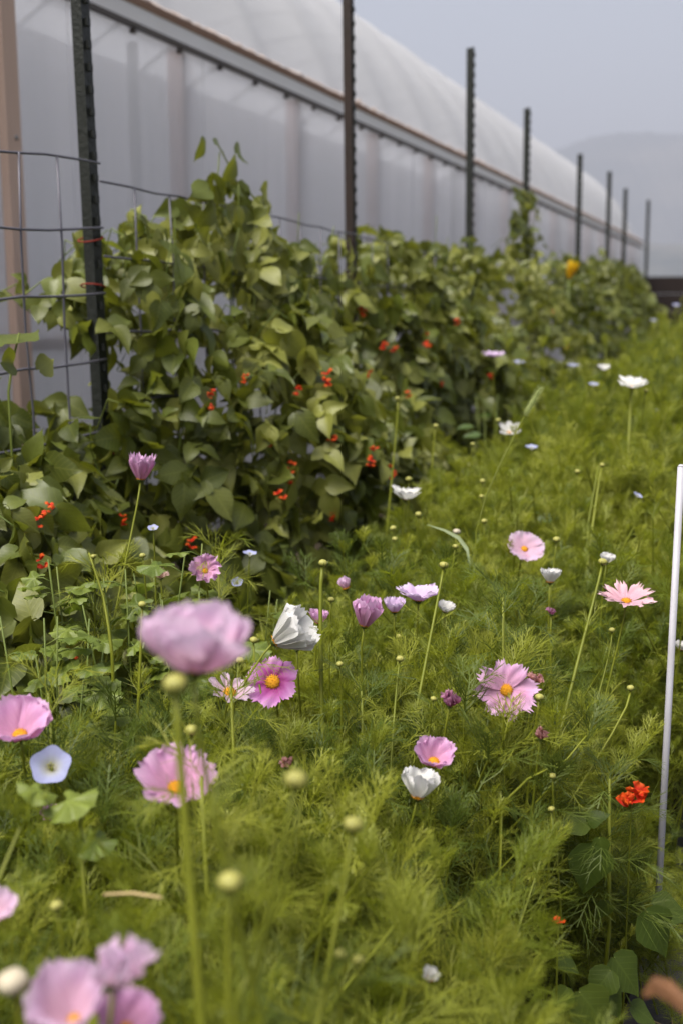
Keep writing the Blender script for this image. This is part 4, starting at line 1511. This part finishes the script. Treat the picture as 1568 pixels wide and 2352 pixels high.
# young bean plants on the path edge by the stake
M['seedling_leaf'] = leafy('seedling_leaf', (0.050, 0.080, 0.010), (0.085, 0.115, 0.016), 0.5, 0.25, 0.3, (0.16, 0.20, 0.012), 0.2)
BIG = [leaf_mesh('leaf', M['seedling_leaf'], 0.085, 0.085, .12 - .1 * (k % 2), .25 + .15 * k / 4, 700 + k) for k in range(5)]


def bean_seedling(label, leaves, d, base):
    root = PZ(base[0], base[1], 0.0)
    t_ = thing('young_bean', root, label, 'young bean plant', 'young bean plants by the stake')
    for (px, py, tx, ty, dd, s, n) in leaves:
        a, c = P(px, py, dd), P(tx, ty, dd - 0.01)
        a.z, c.z = max(a.z, .03), max(c.z, .02)
        ob('leaf', BIG[rng.randrange(5)], t_, leaf_matrix(a - root, c - a, Vector(n), (c - a).length / 0.085 * s))
        MB().tube([Vector((0, 0, 0)), (a - root) * .5 + Vector((0, 0, .03)), a - root], .0013, 5).build('petiole', M['vine'], t_)
        guards.append(((a + c) / 2, .03))
    return t_


bean_seedling('young bean plant with two large drooping leaves hiding the stake foot', [(1485, 2095, 1550, 2215, 1.72, .9, (.3, -.6, .7)), (1500, 2080, 1585, 2100, 1.78, 1.1, (.1, -.5, .8)), (1400, 2075, 1350, 2110, 1.75, .8, (-.2, -.4, .9)), (1500, 2110, 1460, 2170, 1.8, .9, (.1, -.7, .6))], 1.7, (1500, 2240))
bean_seedling('young bean plant with dull leaves spread low left of the dry brown leaf', [(1410, 2200, 1480, 2290, 1.72, 1.0, (.1, -.5, .9)), (1400, 2230, 1350, 2300, 1.7, 1.0, (0, -.6, .7)), (1380, 2260, 1440, 2340, 1.7, 1.0, (.2, -.5, .8)), (1450, 2310, 1520, 2350, 1.75, .9, (0, -.3, 1))], 1.7, (1420, 2330))
bean_seedling('young bean plant with greyish leaves at the bottom edge right of centre', [(1330, 2280, 1400, 2370, 1.6, 1.1, (-.3, -.5, .8)), (1300, 2270, 1270, 2340, 1.6, .9, (-.1, -.5, .8)), (1280, 2200, 1340, 2230, 1.65, .9, (0, -.4, .9))], 1.6, (1320, 2345))
bean_seedling('young bean plant with folded dark leaves among the fronds, left of the stake', [(1345, 1890, 1275, 1895, 1.70, 1.0, (0, -.5, .85)), (1350, 1890, 1400, 1860, 1.70, .9, (.3, -.3, .9)), (1360, 1945, 1340, 2060, 1.68, 1.0, (.2, -.85, .4)), (1375, 1925, 1385, 1990, 1.68, .8, (-.2, -.8, .5))], 1.7, (1350, 2180))

# dry curled leaf close to the lens at the bottom right
dl0 = P(1475, 2275, 0.86)
dl = thing('dry_leaf', Vector((dl0.x, dl0.y, 0)), 'blurred dry orange brown curled leaf on a withered stalk, bottom right corner', 'dry leaf')
b = MB()
pts = [P(1475, 2290, .86), P(1500, 2268, .85), P(1540, 2290, .84), P(1590, 2330, .83), P(1640, 2365, .83)]
for k in range(len(pts)):
    pass
V, F, T = [], [], []
for k, p in enumerate(pts):
    w = (.003, .008, .013, .012, .008)[k]
    for j in range(7):
        a = -1.9 + 3.8 * j / 6
        V.append(p - dl.location + CU * (math.cos(a) * w) + CB * (math.sin(a) * w * .8) + Vector((0, 0, rng.uniform(-.0015, .0015))))
        T.append((k / 4, j / 6, 0))
for k in range(4):
    for j in range(6):
        F.append((k * 7 + j, k * 7 + j + 1, k * 7 + 8 + j, k * 7 + 7 + j))
ob('blade', me('blade', V, F, M['dry'], T), dl)
MB().tube([P(1640, 2365, .83) - dl.location, Vector((.12, .0, .25)), Vector((.1, 0.02, 0))], .003, 6).build('stalk', M['dry'], dl)


# ------------------------------------------------------------------ feathery cosmos foliage
class Ribbons:
    def __init__(self):
        self.V, self.F = [], []

    def seg(self, a, b, w0, w1, side):
        n = len(self.V)
        s = side
        self.V += [a - s * w0, a + s * w0, b + s * w1, b - s * w1]
        self.F.append((n, n + 1, n + 2, n + 3))

    def frond(self, p, d, L, r_, wid=0.0011, pairs=6, dens=1.0):
        """a cosmos leaf: arching rachis with forked thread-like segments"""
        d = Vector(d).normalized()
        up = Vector((0, 0, 1))
        side = d.cross(up)
        if side.length < .05: side = Vector((1, 0, 0))
        side.normalize()
        pos, dr = Vector(p), d.copy()
        n = pairs
        st = L / (n + 1)
        for i in range(n + 1):
            nd = (dr + Vector((0, 0, -0.10 - .04 * i)) * 0.8 + side * r_.uniform(-.08, .08)).normalized()
            nrm = side.cross(nd)
            q = pos + nd * st
            self.seg(pos, q, wid * .7, wid * .6, side)
            if i >= 1:
                t = i / n
                pl = L * 0.68 * (1 - .5 * t) * r_.uniform(.7, 1.2)
                for sg in (-1, 1):
                    if r_.random() > dens: continue
                    pd = (nd * 0.95 + side * sg * r_.uniform(.45, .8) + nrm * r_.uniform(-.25, .55)).normalized()
                    rs = pd.cross(nrm + Vector((r_.uniform(-.5, .5),) * 3)).normalized()
                    a = pos.copy()
                    m1 = a + pd * pl * .5
                    pd2 = (pd + nd * .35 + nrm * r_.uniform(-.1, .2)).normalized()
                    m2 = m1 + pd2 * pl * .5
                    self.seg(a, m1, wid * .5, wid * .5, rs)
                    self.seg(m1, m2, wid * .5, wid * .12, rs)
                    for (s0, lf) in ((.3, .6), (.6, .5)):
                        for g2 in (-1, 1):
                            if r_.random() < .2: continue
                            o = a + pd * pl * s0
                            ld = (pd * .85 + pd.cross(nrm) * g2 * .42 + nrm * r_.uniform(-.35, .4)).normalized()
                            self.seg(o, o + ld * pl * lf * r_.uniform(.7, 1.2), wid * .45, wid * .1, rs)
            pos, dr = q, nd

    def tri_stem(self, a, b, w):
        d = (b - a).normalized()
        u = d.orthogonal().normalized()
        v = d.cross(u)
        self.seg(a, b, w, w * .85, u)
        self.seg(a, b, w, w * .85, v)


def cosmos_top(H, r_, wid=0.0011, step=.05, L0=.155, branches=4, zmin=.2):
    rb = Ribbons()
    stems = MB()
    lean = Vector((r_.uniform(-.08, .08), r_.uniform(-.08, .08), 0))
    axes = [(Vector((0, 0, 0)), lean + Vector((0, 0, H)), 1.0)]
    for k in range(branches):
        s = r_.uniform(.35, .75)
        a = (lean + Vector((0, 0, H))) * s
        w = r_.uniform(0, 6.28)
        axes.append((a, a + Vector((math.cos(w) * .13, math.sin(w) * .13, H * (1 - s) * r_.uniform(.6, 1.0))), .75))
    for (a, b, sc) in axes:
        stems.tube([a, a.lerp(b, .5) + Vector((r_.uniform(-.01, .01), r_.uniform(-.01, .01), 0)), b], [.0036 * sc, .0030 * sc, .0012], 4, False)
        Lt = (b - a).length
        n = max(2, int(Lt / step))
        w = r_.uniform(0, 6.28)
        for i in range(n):
            u = (i + .5) / n
            q = a.lerp(b, u)
            if q.z < zmin: continue
            w += PI / 2 + r_.uniform(-.3, .3)
            for sg in (0, PI):
                ww = w + sg
                el = r_.uniform(.45, 1.05) + .25 * u
                L = L0 * sc * (1.1 - .55 * u) * r_.uniform(.75, 1.2)
                rb.frond(q, (math.cos(ww) * math.cos(el), math.sin(ww) * math.cos(el), math.sin(el)), L, r_, wid)
        for k in range(3):
            ww = r_.uniform(0, 6.28)
            rb.frond(b, (math.cos(ww) * .35, math.sin(ww) * .35, 1), L0 * .42, r_, wid, 5)
    n = len(rb.V)
    V = rb.V + stems.V
    F = rb.F + [tuple(i + n for i in f) for f in stems.F]
    return V, F, len(rb.F)


r5 = random.Random(55)
src = bpy.data.collections.new('frond_sources')
NV = 9
for k in range(NV):
    V, F, nf_ = cosmos_top(0.60, r5, 0.00135 if k < 5 else .0016) if k < 7 else cosmos_top(0.60, r5, .00125, .10, .085, 3, .3)
    m = me('frond_source', V, F, M['frond'] if k not in (2, 5) else M['frond_dark'], smooth=False)
    m.materials.append(M['stem'])
    m.polygons.foreach_set('material_index', [0] * nf_ + [1] * (len(F) - nf_))
    o = bpy.data.objects.new('frond_source', m)
    src.objects.link(o)

# where the plants stand: bed between hedge foot and path
def canopy(x, y):
    h = 0.60 + 0.022 * (y - 2.0) + 0.13 * min(1.0, max(0.0, (y - 2.3) / 1.6)) + 0.06 * math.sin(3.1 * x + 2.3 * y) + 0.05 * math.sin(7.3 * y - 5.1 * x) + 0.03 * math.sin(17 * x + 9 * y)
    if y < 2.25:
        e = (-0.12 - x) / 0.26
        h *= max(0.30, min(1.0, 0.30 + 0.7 * e))
    return h


pts, rots, scl, idx = [], [], [], []
r6 = random.Random(66)


def too_low(p, h):
    """height a plant at p may have so that guarded blooms stay in view from the front of the bed"""
    lim = h
    for (g, rad) in guards:
        dx, dy = g.x - EYE.x, g.y - EYE.y
        D = math.hypot(dx, dy)
        ux, uy = dx / D, dy / D
        al = p[0] * ux + p[1] * uy
        if al > D + 0.02 or al < 0.25: continue
        off = abs(-p[0] * uy + p[1] * ux)
        reach = 0.11 + rad
        if off > reach: continue
        zs = EYE.z + (g.z - EYE.z) * al / D - rad * al / D
        lm = zs - 0.065 + max(0, off - rad - .04) * 0.9
        if lm < lim: lim = lm
    return lim


def scatter(y0, y1, dens, x1f, hs=1.0):
    n = int((y1 - y0) * 1.75 * dens)
    for _ in range(n):
        y = r6.uniform(y0, y1)
        x = r6.uniform(-1.35, 0.45)
        if x > x1f(y): continue
        hf_ = hedge_front(y, 0.25)
        if x < hf_ + 0.02: continue
        tall_ = 1 if r6.random() < .14 else -1
        h = canopy(x, y) * (r6.uniform(1.05, 1.32) if tall_ > 0 else r6.uniform(0.66, 1.06) if r6.random() < .92 else r6.uniform(1.05, 1.2)) * hs
        h *= min(1.0, 0.50 + 0.5 * (x - hf_) / 0.30)
        h = min(h, too_low((x, y), h))
        if h < 0.10: continue
        if math.hypot(x, y) < 0.42: continue
        pts.append((x, y, 0))
        rots.append((r6.gauss(0, .10), r6.gauss(0, .10), r6.uniform(0, 6.28)))
        s = h / 0.60
        sxy = max(0.55, min(1.25, s)) * r6.uniform(.85, 1.15)
        scl.append((sxy, sxy, s))
        idx.append(r6.randrange(NV) if tall_ < 0 else r6.choice((7, 8, 8)))


edge = lambda y: -0.08 + 0.03 * math.sin(5 * y) if y < 2.25 else min(0.4, -0.06 + 0.35 * (y - 2.25))
scatter(0.30, 3.2, 235, edge)
scatter(3.2, 7.0, 140, edge)
scatter(7.0, 17.0, 70, edge)
print('fronds', len(pts), 'leaves', nleaf)

pm = bpy.data.meshes.new('cosmos_foliage')
pm.from_pydata(pts, [], [])
for nm, data, dt in (('rot', rots, 'FLOAT_VECTOR'), ('scl', scl, 'FLOAT_VECTOR')):
    a = pm.attributes.new(nm, dt, 'POINT')
    a.data.foreach_set('vector', np.asarray(data, dtype=np.float32).ravel())
a = pm.attributes.new('idx', 'INT', 'POINT')
a.data.foreach_set('value', np.asarray(idx, dtype=np.int32))
fol = ob('cosmos_foliage', pm)
tag(fol, 'dense feathery bright green cosmos leaves filling the flower bed', kind='stuff')
ng = bpy.data.node_groups.new('scatter_fronds', 'GeometryNodeTree')
ng.interface.new_socket('Geometry', in_out='INPUT', socket_type='NodeSocketGeometry')
ng.interface.new_socket('Geometry', in_out='OUTPUT', socket_type='NodeSocketGeometry')
gi, go = ng.nodes.new('NodeGroupInput'), ng.nodes.new('NodeGroupOutput')
mp = ng.nodes.new('GeometryNodeMeshToPoints')
ip = ng.nodes.new('GeometryNodeInstanceOnPoints')
ci = ng.nodes.new('GeometryNodeCollectionInfo')
ci.inputs['Collection'].default_value = src
ci.inputs['Separate Children'].default_value = True
ci.inputs['Reset Children'].default_value = True


def na_(name, dt):
    n = ng.nodes.new('GeometryNodeInputNamedAttribute')
    n.data_type = dt
    n.inputs['Name'].default_value = name
    return n.outputs['Attribute']


er = ng.nodes.new('FunctionNodeEulerToRotation')
ng.links.new(na_('rot', 'FLOAT_VECTOR'), er.inputs[0])
ng.links.new(gi.outputs[0], mp.inputs['Mesh'])
ng.links.new(mp.outputs[0], ip.inputs['Points'])
ng.links.new(ci.outputs[0], ip.inputs['Instance'])
ip.inputs['Pick Instance'].default_value = True
ng.links.new(na_('idx', 'INT'), ip.inputs['Instance Index'])
ng.links.new(er.outputs[0], ip.inputs['Rotation'])
ng.links.new(na_('scl', 'FLOAT_VECTOR'), ip.inputs['Scale'])
ng.links.new(ip.outputs[0], go.inputs[0])
md = fol.modifiers.new('scatter', 'NODES')
md.node_group = ng

# fine leaves on the flower and bud stalks
r7 = random.Random(77)
for (par, base, pp) in twig_leaves:
    L_ = [(a - b).length for a, b in zip(pp, pp[1:])]
    for side_ in (0, 1):
        acc, goal, q = 0, r7.uniform(.10, .20), None
        for a, b, l in zip(pp, pp[1:], L_):
            if acc + l >= goal:
                q = a.lerp(b, (goal - acc) / l)
                break
            acc += l
        if q is None: continue
        f_ = Ribbons()
        w = r7.uniform(0, 6.28)
        for g2 in (0, PI):
            f_.frond(Vector((0, 0, 0)), (math.cos(w + g2), math.sin(w + g2), 1.3), r7.uniform(.04, .075), r7, .0011, 4)
        ob('leaf', me('leaf', f_.V, f_.F, M['frond'], smooth=False), par, Matrix.Translation(q - base))

# single cosmos plants that can be told apart: dark feathery tops
for k, (lab, px, py, d) in enumerate([
    ('dark feathery cosmos top standing out above the wide open pink flower', 1155, 1345, 1.85),
    ('dark feathery cosmos top at the right, between the stake and the scarlet blossom', 1400, 1760, 1.72),
    ('dark feathery cosmos top right of the tall central bud stalk', 830, 1560, 1.8),
    ('feathery cosmos top poking up at the left under the mallow plants', 110, 1560, 1.55),
    ('feathery cosmos top right of the crumpled light pink flower', 500, 1250, 2.2),
    ('feathery cosmos top behind the tall lilac cosmos stem', 235, 1310, 2.05),
    ('feathery cosmos top veiling the pale pink flower right of the big bloom', 530, 1545, 1.62),
    ('feathery cosmos top crossing the right half of the fringed pink flower', 462, 1745, 1.22)]):
    tp = P(px, py, d)
    t_ = thing('cosmos_plant', Vector((tp.x, tp.y, 0)), lab, 'cosmos plant', 'single cosmos plants standing out of the bed')
    rr_ = random.Random(900 + k)
    rb = Ribbons()
    H = tp.z
    st_ = MB()
    st_.tube([(0, 0, 0), (.01, 0, H * .5), (0, 0, H - .02)], [.0042, .0036, .002], 7)
    n = 7
    for i in range(n):
        q = Vector((0, 0, H - .24 + .22 * i / (n - 1)))
        w = i * PI / 2 + rr_.uniform(-.2, .2)
        for sg in (0, PI):
            ww = w + sg
            el = .55 + .08 * i
            f_ = Ribbons()
            f_.frond(Vector((0, 0, 0)), (math.cos(ww) * math.cos(el), math.sin(ww) * math.cos(el), math.sin(el)), .12 * (1.15 - .07 * i), rr_, .0014, 8)
            ob('leaf', me('leaf', f_.V, f_.F, M['frond_dark'] if k < 3 else M['frond'], smooth=False), t_, Matrix.Translation(q))
    st_.build('stem', M['stem'], t_)

# straw bits on the path
r8 = random.Random(8)
b = MB()
for k in range(90):
    x, y = r8.uniform(-.16, .2), r8.uniform(1.2, 3.2)
    a = r8.uniform(0, 3.14)
    L = r8.uniform(.02, .07)
    b.tube([(x, y, .014), (x + math.cos(a) * L, y + math.sin(a) * L, .016 + r8.random() * .01)], .0012, 4, False)
tag(b.build('straw_litter', M['straw']), 'dry straw bits scattered on the dark path cover', kind='stuff')
